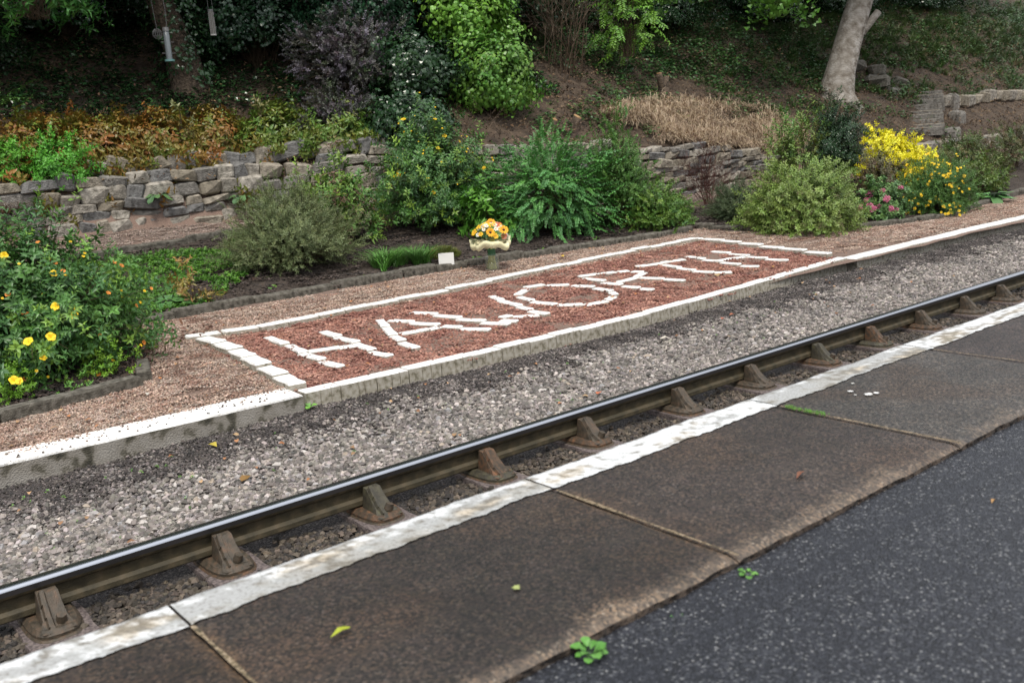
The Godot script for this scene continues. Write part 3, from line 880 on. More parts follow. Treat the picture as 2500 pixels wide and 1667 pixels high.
func platform() -> void:
	# the tarmac platform surface
	var st := begin(true)
	for i in 60:
		for k in 24:
			var q := []
			for c in [[0, 0], [1, 0], [1, 1], [0, 1]]:
				var x: float = -6.0 + (i + c[0]) * 0.6
				var z: float = 2.86 + (k + c[1]) * 0.35
				q.append(Vector3(x, 0.738 + 0.005 * noise.get_noise_2d(x * 60.0, z * 60.0), z))
			quad(st, q[0], q[1], q[2], q[3], Vector3.UP)
	part("platform_surface", done(st), M.asphalt, null, Vector3.ZERO, "structure")
	# the platform wall below the coping
	var w := BoxMesh.new()
	w.size = Vector3(40, 1.2, 0.5)
	part("platform_wall", w, M.kerb_side, null, Vector3(14, 0.07, 2.62), "structure")
	# coping slabs, each with its worn white edge
	var names := ["nearest, running out of the lower edge of the photo", "between the two sandy joints, second along the platform", "with a smooth tan-lined joint on both ends, third along the platform", "greyer, with white paint drips near its front edge", "brown, fifth along the platform beyond the grey one", "sixth along the platform beyond the rust-spotted edge"]
	var warm := [Color(0.072, 0.06, 0.052), Color(0.066, 0.056, 0.05), Color(0.08, 0.067, 0.061), Color(0.1, 0.098, 0.095), Color(0.08, 0.068, 0.067)]
	for i in 9:
		var x0 := 0.538 + (i - 1) * 0.916 + 0.002
		var x1 := x0 + 0.912
		var lab: String = "dark brown stone platform slab with a worn white edge, " + (names[i] if i < 6 else "number %d counted from the near end" % (i + 1))
		if i == 3: lab = "grey stone platform slab with a worn white edge and small white paint drips"
		var t := thing("platform_slab", lab, "paving slab", Vector3.ZERO, 0.0, "slabs along the platform edge")
		var a := begin(true)
		var base: Color = warm[mini(i, 4)]
		var g := []
		var zs := [2.236, 2.24, 2.25]
		for k in 40: zs.append(2.27 + 0.63 * k / 39.0)
		zs.append(2.912)
		for u in 61:
			var x := lerpf(x0, x1, u / 60.0)
			var col := []
			for k in zs.size():
				var z: float = zs[k]
				var y := 0.76 + 0.003 * noise.get_noise_2d(x * 120.0, z * 120.0)
				var rear := 0.0
				if k == 0: y = 0.74
				if k == 1: y = 0.754
				if k >= zs.size() - 3:
					y -= [0.0, 0.003, 0.009][k - zs.size() + 3] + 0.003 * noise.get_noise_2d(x * 300.0, 7.0)
					z += 0.006 * noise.get_noise_2d(x * 160.0, i * 9.0) + 0.003 * noise.get_noise_2d(x * 700.0, i * 9.0)
				if u == 0 or u == 60: y -= 0.005
				col.append(Vector3(x, y, z))
			g.append(col)
		var cc := func(v: Vector3) -> Color:
			var s := 1.0 + 0.45 * noise.get_noise_2d(v.x * 55.0, v.z * 55.0 + 40.0 * i) + 0.25 * noise.get_noise_2d(v.x * 170.0, v.z * 170.0)
			var e := smoothstep(2.85, 2.92, v.z + 0.06 * noise.get_noise_2d(v.x * 150.0, v.z * 150.0) + 0.03 * noise.get_noise_2d(v.x * 600.0, v.z * 600.0))
			s *= 1.0 + 0.3 * noise.get_noise_2d(v.x * 700.0, v.z * 700.0 + 9.0 * i)
			var c := (base * s).lerp(Color(0.1, 0.07, 0.05) * s, clampf(noise.get_noise_2d(v.x * 90.0 + 50.0, v.z * 90.0) * 1.4, 0.0, 0.5))
			var jd := minf(v.x - x0, x1 - v.x) + 0.014 * noise.get_noise_2d(v.x * 60.0, v.z * 160.0 + 70.0 * i)
			if i < 4: c = c.lerp(Color(0.3, 0.21, 0.13), (1.0 - smoothstep(0.002, 0.018, jd)) * 0.55 * smoothstep(2.36, 2.42, v.z))
			return c.lerp(Color(0.42, 0.35, 0.27), e * (0.62 if i != 3 else 0.35))
		for u in 60:
			for k in zs.size() - 1:
				var q := [g[u][k], g[u][k + 1], g[u + 1][k + 1], g[u + 1][k]]
				for m in [0, 1, 2, 0, 2, 3]:
					a.set_color(cc.call(q[m]))
					a.add_vertex(q[m])
		var top := done(a)
		part("slab_top", top, M.slab, t)
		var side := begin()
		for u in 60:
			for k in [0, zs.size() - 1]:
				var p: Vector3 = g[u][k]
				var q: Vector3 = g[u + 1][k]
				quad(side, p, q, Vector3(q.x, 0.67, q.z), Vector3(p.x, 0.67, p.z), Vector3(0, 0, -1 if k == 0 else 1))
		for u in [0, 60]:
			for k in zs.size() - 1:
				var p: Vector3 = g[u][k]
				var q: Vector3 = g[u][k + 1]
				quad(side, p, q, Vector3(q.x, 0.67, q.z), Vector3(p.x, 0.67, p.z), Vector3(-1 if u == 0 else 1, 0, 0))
		part("slab_side", done(side), M.soil, t)  # dark soil colour on the sides paints the shadow line behind the slab
		# painted edge: a thin coat with ragged borders that wraps over the arris
		var pl := begin(true)
		var prev := []
		var wear: float = [0.42, 0.3, 0.12, 0.42, 0.4, 0.22, 0.3, 0.2, 0.2][i]
		for u in 101:
			var x := lerpf(x0 + 0.001, x1 - 0.001, u / 100.0)
			var zb := 2.352 + 0.012 * noise.get_noise_2d(x * 60.0, 3.0) + 0.009 * noise.get_noise_2d(x * 400.0, 9.0) + 0.006 * noise.get_noise_2d(x * 1300.0, 2.0)
			var edge := 0.006 * noise.get_noise_2d(x * 150.0, 21.0) + 0.004 * noise.get_noise_2d(x * 900.0, 11.0)
			var row := [[Vector3(x, 0.735, 2.2335 + edge), Color(0.3, 0.28, 0.24)]]
			for k in 10:
				var t9 := k / 9.0
				var z := lerpf(2.243 + edge, zb, t9)
				var w1 := noise.get_noise_2d(x * 22.0 + 13.0 * i, z * 110.0) * 1.2
				var w2 := noise.get_noise_2d(x * 130.0, z * 420.0 + 31.0 * i)
				var w3 := noise.get_noise_2d(x * 900.0, z * 1500.0)
				var band := 1.0 - absf(t9 - 0.62) / 0.4
				var c := Color(0.7, 0.715, 0.73).lerp(Color(0.46, 0.375, 0.26), 0.8 * smoothstep(0.05, 0.5, w1 * 0.6 + w2 * 0.8 + 0.3 * band - 0.22 + wear * 0.6 + w3 * 0.4))
				c = c.lerp(Color(0.33, 0.335, 0.33), 0.85 * smoothstep(0.08, 0.4, w1 * 0.9 - w2 * 0.7 + w3 * 0.5 + wear * 0.9 + 0.1 * band - 0.12))
				c = c.lerp(Color(0.16, 0.14, 0.11), smoothstep(0.25, 0.5, w2 * 0.6 + w3 * 0.8 + wear * 0.5) * 0.75)
				row.append([Vector3(x, 0.7635 + 0.003 * noise.get_noise_2d(x * 120.0, z * 120.0), z), c])
			if prev.size():
				for k in 10:
					for q in [prev[k], prev[k + 1], row[k + 1], prev[k], row[k + 1], row[k]]:
						pl.set_color(q[1])
						pl.add_vertex(q[0])
			prev = row
		part("painted_edge", done(pl), M.line, t)
		var spots := {1: [[1.054, 2.692, 0.011, 0]], 3: [[2.627, 2.436, 0.009, 1], [2.63, 2.497, 0.016, 1], [2.711, 2.393, 0.006, 1], [2.655, 2.507, 0.01, 1], [2.6, 2.47, 0.006, 1]]}
		for q in spots.get(i, []):
			var bl := begin()
			for k in 9:
				var ra: Vector3 = Vector3(cos(TAU * k / 9.0), 0, sin(TAU * k / 9.0)) * q[2] * r(0.5, 1.1)
				var rb: Vector3 = Vector3(cos(TAU * (k + 1) / 9.0), 0, sin(TAU * (k + 1) / 9.0)) * q[2] * r(0.5, 1.1)
				tri(bl, Vector3.ZERO, ra, rb, Vector3.UP)
			part("paint_drip" if q[3] else "lichen_spot", done(bl), M.white if q[3] else M.lichen, t, Vector3(q[0], 0.7655, q[1]))
		# sandy filling of the joint
		var jf := begin()
		for k in 16:
			var z := 2.36 + 0.55 * k / 16.0
			var wd := 0.002 + 0.007 * absf(noise.get_noise_2d(z * 220.0, i * 31.0))
			var wn := 0.002 + 0.007 * absf(noise.get_noise_2d((z + 0.035) * 220.0, i * 31.0))
			quad(jf, Vector3(x0 - wd, 0.7625, z), Vector3(x0 + wd, 0.7625, z), Vector3(x0 + wn, 0.7625, z + 0.035), Vector3(x0 - wn, 0.7625, z + 0.035), Vector3.UP)
		part("joint_filling", done(jf), M.joint, t)

func railway() -> void:
	# the far rail, bull-headed, its gauge face at z = 0
	var prof := [Vector2(-0.004, -0.045), Vector2(0.0, -0.034), Vector2(0.0, -0.012), Vector2(-0.004, -0.004), Vector2(-0.013, 0.0), Vector2(-0.035, 0.0015), Vector2(-0.057, 0.0), Vector2(-0.066, -0.004), Vector2(-0.07, -0.012), Vector2(-0.07, -0.034), Vector2(-0.066, -0.045), Vector2(-0.045, -0.056), Vector2(-0.044, -0.104), Vector2(-0.062, -0.116), Vector2(-0.064, -0.138), Vector2(-0.056, -0.145), Vector2(-0.014, -0.145), Vector2(-0.006, -0.138), Vector2(-0.008, -0.116), Vector2(-0.026, -0.104), Vector2(-0.025, -0.056)]
	var t := thing("rail", "long bull-head railway rail with a polished top running beside the platform", "rail")
	var a := begin()
	var b := begin(true)
	var dull := begin(true)  # head faces painted with the dark reflection, beside the bright sky strip
	for i in prof.size():
		var p: Vector2 = prof[i]
		var q: Vector2 = prof[(i + 1) % prof.size()]
		var n := Vector3(0, (p + q).y * 0.5 + 0.06, (p + q).x * 0.5 + 0.035)
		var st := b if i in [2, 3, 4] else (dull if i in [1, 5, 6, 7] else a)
		for k in 22:
			var x := -4.0 + 2.0 * k
			quad(st, Vector3(x, p.y, p.x), Vector3(x + 2.0, p.y, p.x), Vector3(x + 2.0, q.y, q.x), Vector3(x, q.y, q.x), n)
	part("rail_body", done(a), M.rail, t)
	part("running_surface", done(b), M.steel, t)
	part("dark_reflection", done(dull), M.dark_reflection_steel, t)
	# sleepers and cast iron chairs
	var xs := [-0.02, 0.735, 1.474, 2.257, 2.985, 3.722, 4.553, 5.306, 6.106, 6.835, 7.6, 8.367, 9.063, 9.83, 10.6]
	var plate := []
	for k in 24:
		var an := TAU * k / 24.0
		plate.append(Vector2(signf(cos(an)) * pow(absf(cos(an)), 0.55) * 0.1, signf(sin(an)) * pow(absf(sin(an)), 0.75) * 0.205 - 0.01))
	var plate_mesh := block(plate, -0.2, -0.15, 0.018, M.iron, M.iron)
	var plate_low := block(plate.map(func(v): return v * 1.08), -0.205, -0.18, 0.006, M.iron, M.iron)
	var j := begin()
	# jaw: a strap that leans from the rail web down to the plate, broader at its foot
	var strap := [[0.026, -0.046, 0.038], [0.036, -0.05, 0.04], [0.075, -0.095, 0.042], [0.115, -0.13, 0.046], [0.16, -0.153, 0.058], [0.185, -0.16, 0.05]]
	for i in strap.size() - 1:
		var p: Array = strap[i]
		var q: Array = strap[i + 1]
		p = [p[0] - 0.025, p[1], p[2]] if i == 0 else p
		quad(j, Vector3(-p[2], p[1], p[0]), Vector3(p[2], p[1], p[0]), Vector3(q[2], q[1], q[0]), Vector3(-q[2], q[1], q[0]), Vector3(0, 1, 1))
		for s in [-1, 1]:
			quad(j, Vector3(s * p[2], p[1], p[0]), Vector3(s * q[2], q[1], q[0]), Vector3(s * (q[2] + 0.012), -0.16, q[0]), Vector3(s * (p[2] + 0.012), -0.16, p[0]), Vector3(s, 0.3, 0))
	for i in strap.size() - 2:
		var p: Array = strap[i + 1]
		var q: Array = strap[mini(i + 2, strap.size() - 1)]
		var up := 0.018 if i < 2 else 0.012
		var un := 0.018 if i < 1 else (0.012 if i < 3 else 0.0)
		quad(j, Vector3(-0.03, p[1] + up, p[0] + up * 0.5), Vector3(-0.014, p[1] + up, p[0] + up * 0.5), Vector3(-0.016, q[1] + un, q[0] + un * 0.5), Vector3(-0.034, q[1] + un, q[0] + un * 0.5), Vector3(0, 1, 1))
		for s in [[-0.03, -0.034, -1], [-0.014, -0.016, 1]]:
			quad(j, Vector3(s[0], p[1] + up, p[0] + up * 0.5), Vector3(s[1], q[1] + un, q[0] + un * 0.5), Vector3(s[1] + s[2] * 0.008, q[1] - 0.004, q[0]), Vector3(s[0] + s[2] * 0.008, p[1] - 0.004, p[0]), Vector3(s[2], 0.3, 0))
	var jaw := done(j)
	var jo := begin()
	# outer jaw with the wooden key, behind the rail
	quad(jo, Vector3(-0.045, -0.05, -0.13), Vector3(0.045, -0.05, -0.13), Vector3(0.05, -0.15, -0.19), Vector3(-0.05, -0.15, -0.19), Vector3(0, 1, -1))
	quad(jo, Vector3(-0.045, -0.05, -0.13), Vector3(0.045, -0.05, -0.13), Vector3(0.045, -0.05, -0.108), Vector3(-0.045, -0.05, -0.108), Vector3.UP)
	quad(jo, Vector3(-0.045, -0.05, -0.108), Vector3(0.045, -0.05, -0.108), Vector3(0.045, -0.15, -0.108), Vector3(-0.045, -0.15, -0.108), Vector3(0, 0, 1))
	for s in [-1, 1]:
		quad(jo, Vector3(s * 0.045, -0.05, -0.13), Vector3(s * 0.045, -0.05, -0.108), Vector3(s * 0.045, -0.15, -0.108), Vector3(s * 0.05, -0.15, -0.19), Vector3(s, 0, 0))
	var jaw_out := done(jo)
	var key := BoxMesh.new()
	key.size = Vector3(0.17, 0.06, 0.036)
	var bolt := CylinderMesh.new()
	bolt.radial_segments = 6
	bolt.rings = 1
	bolt.top_radius = 0.019
	bolt.bottom_radius = 0.023
	bolt.height = 0.034
	var washer := CylinderMesh.new()
	washer.radial_segments = 14
	washer.rings = 1
	washer.top_radius = 0.016
	washer.bottom_radius = 0.022
	washer.height = 0.01
	var slp := block(bar(Vector2(-0.0001, -0.5), Vector2(-0.0001, 1.9), 0.26, 0.005), -0.4, -0.187, 0.012, M.sleeper, M.sleeper)
	var place := ["nearest to the lower left corner of the photo", "second from the left end of the rail", "third from the left, with green algae on its strap", "fourth from the left, with an empty round bolt hole", "fifth from the left, just past the first slab joint", "sixth from the left", "seventh from the left", "eighth from the left", "ninth from the left", "tenth from the left", "third from the right end of the rail", "second from the right end of the rail", "last one before the right edge of the photo"]
	for i in xs.size():
		if i == 0 or i > 12: continue
		var s := part("sleeper", slp, null, null, Vector3(xs[i], 0, 0))
		tag(s, "brown sleeper under the rail chair %s" % place[i - 1], "sleeper", "sleepers under the rail")
		s.rotation.y = r(-0.015, 0.015)
		var c := thing("rail_chair", "rusty cast iron rail chair %s" % place[i - 1], "rail chair", Vector3(xs[i], 0, 0), r(-0.03, 0.03), "cast iron chairs holding the rail")
		part("base_plate", plate_low, M.irons[(i + 1) % 2], c)
		part("chair_body", plate_mesh, M.irons[[1, 0, 0, 1, 2][i % 5]], c)
		part("jaw", jaw, M.irons[[0, 0, 0, 2, 1][i % 5]], c)
		part("outer_jaw", jaw_out, M.iron, c)
		part("key", key, M.bark_dark, c, Vector3(0, -0.08, -0.09))
		if i in [4, 6, 7]:
			part("bolt_rim", washer, M.iron, c, Vector3(0.035, -0.143, 0.135))
		else:
			var bo := part("bolt", bolt, M.iron, c, Vector3(0.018, -0.128, 0.14))
			bo.rotation = Vector3(0.35, r(0, 1), 0)

func kerb_block(called: String, a: Vector2, b: Vector2, w: float, y0: float, y1: float, side: Material, parent: Node, rough := 0.006) -> void:
	part(called, block(bar(a, b, w, rough), y0, y1, 0.012, side, M.white, 0.002), null, parent)

func garden() -> void:
	# long concrete kerbs, white on top
	var t := thing("concrete_kerb", "long concrete garden kerb with white top and mossy grey face, left of the letter bed", "kerb")
	kerb_block("kerbstone", Vector2(-0.9, -2.165), Vector2(0.92, -2.14), 0.3, -0.4, -0.05, M.kerb_side, t, 0.008)
	kerb_block("kerbstone", Vector2(0.925, -2.14), Vector2(2.9, -2.09), 0.29, -0.4, -0.05, M.kerb_side, t, 0.008)
	var wh := []
	var ti := []
	for i in 110:
		var cx := r(0.3, 2.85)
		wh.append(Transform3D(Basis(Vector3.UP, r(0, 6)).scaled(Vector3.ONE * r(0.4, 1.3)), Vector3(cx, -0.047, r(-2.26, -2.0))))
		ti.append(shade([Color(0.07, 0.05, 0.04), Color(0.16, 0.1, 0.08), Color(0.03, 0.025, 0.02)]))
	var cr := begin()
	chip(cr, Vector3.ZERO, 0.009, 0.7)
	copies("crumbs", done(cr), M.chip, t, wh, ti)
	t = thing("concrete_kerb", "long concrete garden kerb with white top and pale grey face, right of the letter bed", "kerb")
	var kx := [10.12, 11.6, 13.2, 14.9, 16.8, 19.0]
	var kz := [-2.2, -2.23, -2.25, -2.24, -2.22, -2.2]
	for i in 5: kerb_block("kerbstone", Vector2(kx[i], kz[i]), Vector2(kx[i + 1] - 0.006, kz[i + 1]), 0.19, -0.35, -0.055, M.sett_side, t, 0.008)
	# the four sides of the white border
	var front := [[2.93, -2.05], [4.05, -1.99], [5.3, -1.96], [6.25, -1.945], [7.65, -2.06], [10.12, -2.27]]
	t = thing("bed_border", "white topped front border of grooved kerb setts facing the railway track", "border")
	var x := 2.94
	while x < 10.05:
		var l := minf(r(0.27, 0.31), 10.1 - x)
		var n := 3
		var p := Vector2(x, li(front, x))
		var q := Vector2(x + l - 0.008, li(front, x + l))
		var o := []
		var cuts := [0.0, r(0.4, 0.5), r(0.66, 0.76), 1.0]
		var d := Vector2(0, 0.06)
		for c in 3:
			var u0: float = cuts[c] + (0.015 if c else 0.0)
			var u1: float = cuts[c + 1] - (0.015 if c < 2 else 0.0)
			o.append(p.lerp(q, u0) + d)
			o.append(p.lerp(q, u1) + d)
			if c < 2: o.append(p.lerp(q, cuts[c + 1]) + d - Vector2(0, 0.008))
		for c in 4: o.append(q.lerp(p, c / 3.0) - d + Vector2(0, r(-0.006, 0.006)))
		var y := -0.05 + r(-0.005, 0.006)
		part("border_stone", block(o, -0.33, y, 0.008, M.sett_side, M.white), null, t)
		x += l
	var lab := {"back": "white border of low stones along the back of the red letter bed", "left": "white border of chunky stones closing the left end of the red letter bed", "right": "white border of low stones closing the right end of the red letter bed"}
	var runs := {"back": [[2.93, -4.2], [3.5, -4.03], [4.8, -4.1], [5.8, -4.14], [7.3, -4.29], [8.75, -4.4], [10.1, -4.41]], "left": [[3.03, -4.04], [3.06, -3.55], [3.01, -2.9], [2.98, -2.3], [2.95, -2.1]], "right": [[10.1, -4.36], [10.08, -3.4], [10.07, -2.38]]}
	for k in runs:
		t = thing("bed_border", lab[k], "border")
		var pts := []
		for q in runs[k]: pts.append(Vector2(q[0], q[1]))
		var seg := 0
		var at: Vector2 = pts[0]
		var left := r(0.28, 0.34)
		var from := at
		while seg < pts.size() - 1:
			var rest: float = (pts[seg + 1] - at).length()
			if rest < left:
				left -= rest
				seg += 1
				at = pts[seg]
				if seg < pts.size() - 1: continue
			else:
				at += (pts[seg + 1] - at).normalized() * left
			if (at - from).length() > 0.08:
				var d := (at - from).normalized()
				var y := H(from.x, (from.y + at.y) * 0.5)
				kerb_block("border_stone", from + d * 0.006, at - d * 0.006, 0.13 if k == "left" else 0.11, y - 0.12, y + (0.055 if k == "left" else 0.045) + r(-0.006, 0.008), M.sett_side, t, 0.008)
			from = at
			left = r(0.28, 0.34)
	# the letters
	var word := [["letter_h", "capital letter H of white painted stones, first letter at the left end", [3.48, -3.7, 3.46, -3.36, 3.49, -3.34, 3.45, -3.01, 3.43, -2.98, 3.45, -2.7, 3.44, -2.67, 3.46, -2.43, 3.51, -2.99, 3.74, -2.93, 3.745, -2.93, 3.86, -2.9, 3.92, -3.52, 3.91, -3.27, 3.91, -3.25, 3.92, -2.98, 3.91, -2.95, 3.89, -2.67, 3.87, -2.63, 3.9, -2.43]],
		["letter_a", "capital letter A of white painted stones on red chippings", [4.52, -3.55, 4.41, -3.28, 4.4, -3.25, 4.29, -2.97, 4.27, -2.93, 4.23, -2.74, 4.2, -2.69, 4.18, -2.46, 4.59, -3.47, 4.67, -3.26, 4.66, -3.22, 4.76, -2.98, 4.79, -2.92, 4.86, -2.76, 4.86, -2.73, 4.98, -2.52, 4.36, -2.94, 4.61, -2.91, 4.62, -2.91, 4.74, -2.92]],
		["letter_w", "capital letter W of white painted stones with a short middle peak", [4.91, -3.58, 5.0, -3.35, 4.99, -3.31, 5.06, -3.06, 5.05, -3.03, 5.14, -2.8, 5.12, -2.76, 5.22, -2.54, 5.35, -2.57, 5.29, -2.71, 5.36, -2.79, 5.46, -2.8, 5.47, -2.74, 5.64, -2.62, 5.89, -3.61, 5.83, -3.4, 5.82, -3.37, 5.77, -3.05, 5.76, -3.02, 5.74, -2.84, 5.72, -2.8, 5.73, -2.6]],
		["letter_o", "round letter O ring of white painted stones", [6.4, -3.67, 6.6, -3.64, 6.65, -3.61, 6.79, -3.45, 6.82, -3.39, 6.88, -3.17, 6.87, -3.11, 6.86, -2.89, 6.83, -2.84, 6.77, -2.73, 6.7, -2.69, 6.55, -2.62, 6.49, -2.59, 6.26, -2.61, 6.22, -2.65, 6.08, -2.8, 6.05, -2.85, 6.01, -3.11, 6.02, -3.15, 6.06, -3.37, 6.11, -3.45, 6.33, -3.6]],
		["letter_r", "capital letter R of white painted stones beside the round O", [7.2, -3.69, 7.4, -3.64, 7.46, -3.65, 7.64, -3.59, 7.68, -3.57, 7.79, -3.53, 7.81, -3.48, 7.84, -3.36, 7.82, -3.32, 7.62, -3.22, 7.56, -3.2, 7.28, -3.16, 7.17, -3.58, 7.17, -3.31, 7.15, -3.27, 7.17, -3.06, 7.14, -2.98, 7.17, -2.79, 7.18, -2.76, 7.21, -2.63, 7.61, -3.16, 7.69, -2.93, 7.71, -2.9, 7.75, -2.7]],
		["letter_t", "capital letter T of white painted stones with a gently curved stem", [8.05, -3.65, 8.19, -3.61, 8.21, -3.61, 8.4, -3.59, 8.43, -3.59, 8.52, -3.58, 8.54, -3.58, 8.74, -3.54, 8.36, -3.51, 8.31, -3.24, 8.3, -3.21, 8.29, -3.01, 8.29, -2.98, 8.34, -2.78, 8.35, -2.75, 8.47, -2.62]],
		["letter_h", "capital letter H of white painted stones, last letter at the right end", [8.98, -3.67, 8.93, -3.4, 8.89, -3.34, 8.92, -3.13, 8.9, -3.08, 8.89, -2.85, 8.88, -2.8, 8.95, -2.62, 8.98, -3.19, 9.19, -3.18, 9.22, -3.17, 9.36, -3.13, 9.45, -3.67, 9.45, -3.43, 9.42, -3.38, 9.43, -3.14, 9.42, -3.1, 9.45, -2.88, 9.44, -2.85, 9.49, -2.63]]]
	for w in word:
		t = thing(w[0], w[1], "letter", Vector3.ZERO, 0.0, "stone letters of the station name")
		var v: Array = w[2]
		for i in v.size() / 4:
			var p := Vector2(v[i * 4], v[i * 4 + 1])
			var q := Vector2(v[i * 4 + 2], v[i * 4 + 3])
			var y := H(p.x, (p.y + q.y) * 0.5)
			var ex := (q - p).normalized() * (0.02 if (q - p).length() > 0.2 else 0.008)
			kerb_block("letter_stone", p - ex, q + ex, r(0.08, 0.092), y - 0.06, y + 0.026 + r(-0.003, 0.004), M.sett_side, t, 0.004)
	# dark stone edgings of the flower beds
	var edges := [[[[2.35, -5.06], [4.0, -5.13], [6.3, -5.19], [8.0, -5.1], [9.9, -4.98], [10.6, -5.0]], "dark stone edging of the flower bed behind the red letter bed", 0.42, 0.085], [[[-0.9, -2.85], [1.17, -2.9], [2.17, -3.11]], "low mossy stone edging in front of the yellow flowered bush at left", 0.85, 0.08], [[[2.22, -3.16], [2.36, -3.62]], "short end stone of the mossy edging beside the small lime bush", 0.5, 0.07],
		[[[10.75, -6.1], [10.98, -4.9], [11.12, -4.45], [11.6, -3.85], [12.0, -3.5], [13.0, -3.22], [14.2, -3.02], [15.8, -3.35], [18.0, -3.6]], "curved dark stone edging around the right hand flower bed", 0.45, 0.075], [[[2.6, -7.6], [4.0, -7.78], [5.3, -8.0], [6.6, -7.9]], "low stone edging of the gravel path below the left wall", 0.42, 0.09]]
	for e in edges:
		t = thing("bed_edging", e[1], "edging")
		var pts: Array = e[0]
		for i in pts.size() - 1:
			var a := Vector2(pts[i][0], pts[i][1])
			var b := Vector2(pts[i + 1][0], pts[i + 1][1])
			var n := maxi(1, int(round((b - a).length() / e[2])))
			for k in n:
				var p := a.lerp(b, float(k) / n)
				var q := a.lerp(b, (k + 1.0) / n) - (b - a).normalized() * 0.012
				var y := H((p.x + q.x) * 0.5, (p.y + q.y) * 0.5)
				part("edging_stone", block(bar(p + Vector2(0, r(-0.012, 0.012)), q + Vector2(0, r(-0.012, 0.012)), r(0.09, 0.12), 0.01), y - 0.15, y + e[3] + r(-0.012, 0.015), 0.018, M.edging, M.edging, 0.004), null, t)

func lay(t: Node3D, x0: float, x1: float, lmin: float, lmax: float, hmin: float, hmax: float, setback: float, top_of: float, fall: float) -> void:
	var y := 0.0
	var course := 0
	var going := true
	while going:
		going = false
		var hc := r(hmin, hmax)
		var x := x0 + r(-0.15, 0.0)
		while x < x1:
			var l := r(lmin, lmax)
			var xm := x + l * 0.5
			var z := li(WZ, xm)
			var foot := low(xm, z + 0.1) - 0.04
			var crest := li(WT, xm) + top_of + 0.06 * noise.get_noise_2d(xm * 80.0, 3.0)
			if xm > x1 - fall: crest -= (xm - x1 + fall) * 0.25
			var yy := foot + y
			if yy + hc * 0.5 < crest:
				going = true
				var hh := hc * r(0.72, 1.2)
				var ang := -atan2(li(WZ, xm + 0.2) - li(WZ, xm - 0.2), 0.4)
				var o := part("stone", S.stone[rng.randi() % 12], M.walls[rng.randi() % 6], t, Vector3(xm, yy + hh * 0.5, z + 0.12 - setback * y + r(-0.025, 0.025)))
				o.basis = (Basis(Vector3.UP, ang + r(-0.15, 0.15)) * Basis(Vector3(0, 0, 1), r(-0.13, 0.13)) * Basis(Vector3(1, 0, 0), r(-0.12, 0.12))).scaled_local(Vector3(l * 1.02, hh, r(0.24, 0.34)))
			x += l
		y += hc * 0.97
		course += 1
		if course > 14: going = false

func walls() -> void:
	var t := thing("dry_stone_wall", "rough dry stone wall of big blocks below the orange leaved plants at left", "wall")
	lay(t, 1.6, 7.9, 0.15, 0.44, 0.12, 0.2, 0.15, 0.16, 0.0)
	for i in 16:
		var x := 3.9 + i * 0.26 + r(-0.05, 0.05)
		var z := li(WZ, x) - 0.22 + r(-0.06, 0.06)
		var o := part("stone", S.stone[rng.randi() % 12], M.walls[rng.randi() % 6], t, G(x, z, 0.12))
		o.basis = (Basis(Vector3.UP, r(-0.5, 0.5)) * Basis(Vector3(0, 0, 1), r(-0.3, 0.3))).scaled_local(Vector3(r(0.25, 0.42), r(0.16, 0.26), 0.3))
	t = thing("dry_stone_wall", "neat dry stone wall of thin flat stones below the straw covered bank at right", "wall")
	lay(t, 7.9, 16.3, 0.15, 0.4, 0.08, 0.15, 0.06, 0.03, 1.2)
	# earth core that closes the gaps between the stones
	var core := sheet("wall_core", WZ, [[-14.0, -9.6], [60.0, -9.6]], 1.0, 2.0, 1.0, 1, 0.0, 0.0, M.soil)
	var st := begin()
	for i in 80:
		var xa := 0.0 + i * 0.25
		var xb := xa + 0.25
		quad(st, Vector3(xa, -0.2, li(WZ, xa) + 0.03), Vector3(xb, -0.2, li(WZ, xb) + 0.03), Vector3(xb, H(xb, li(WZ, xb) - 0.03), li(WZ, xb) - 0.03), Vector3(xa, H(xa, li(WZ, xa) - 0.03), li(WZ, xa) - 0.03), Vector3(0, 0.2, 1))
	core.mesh = done(st)

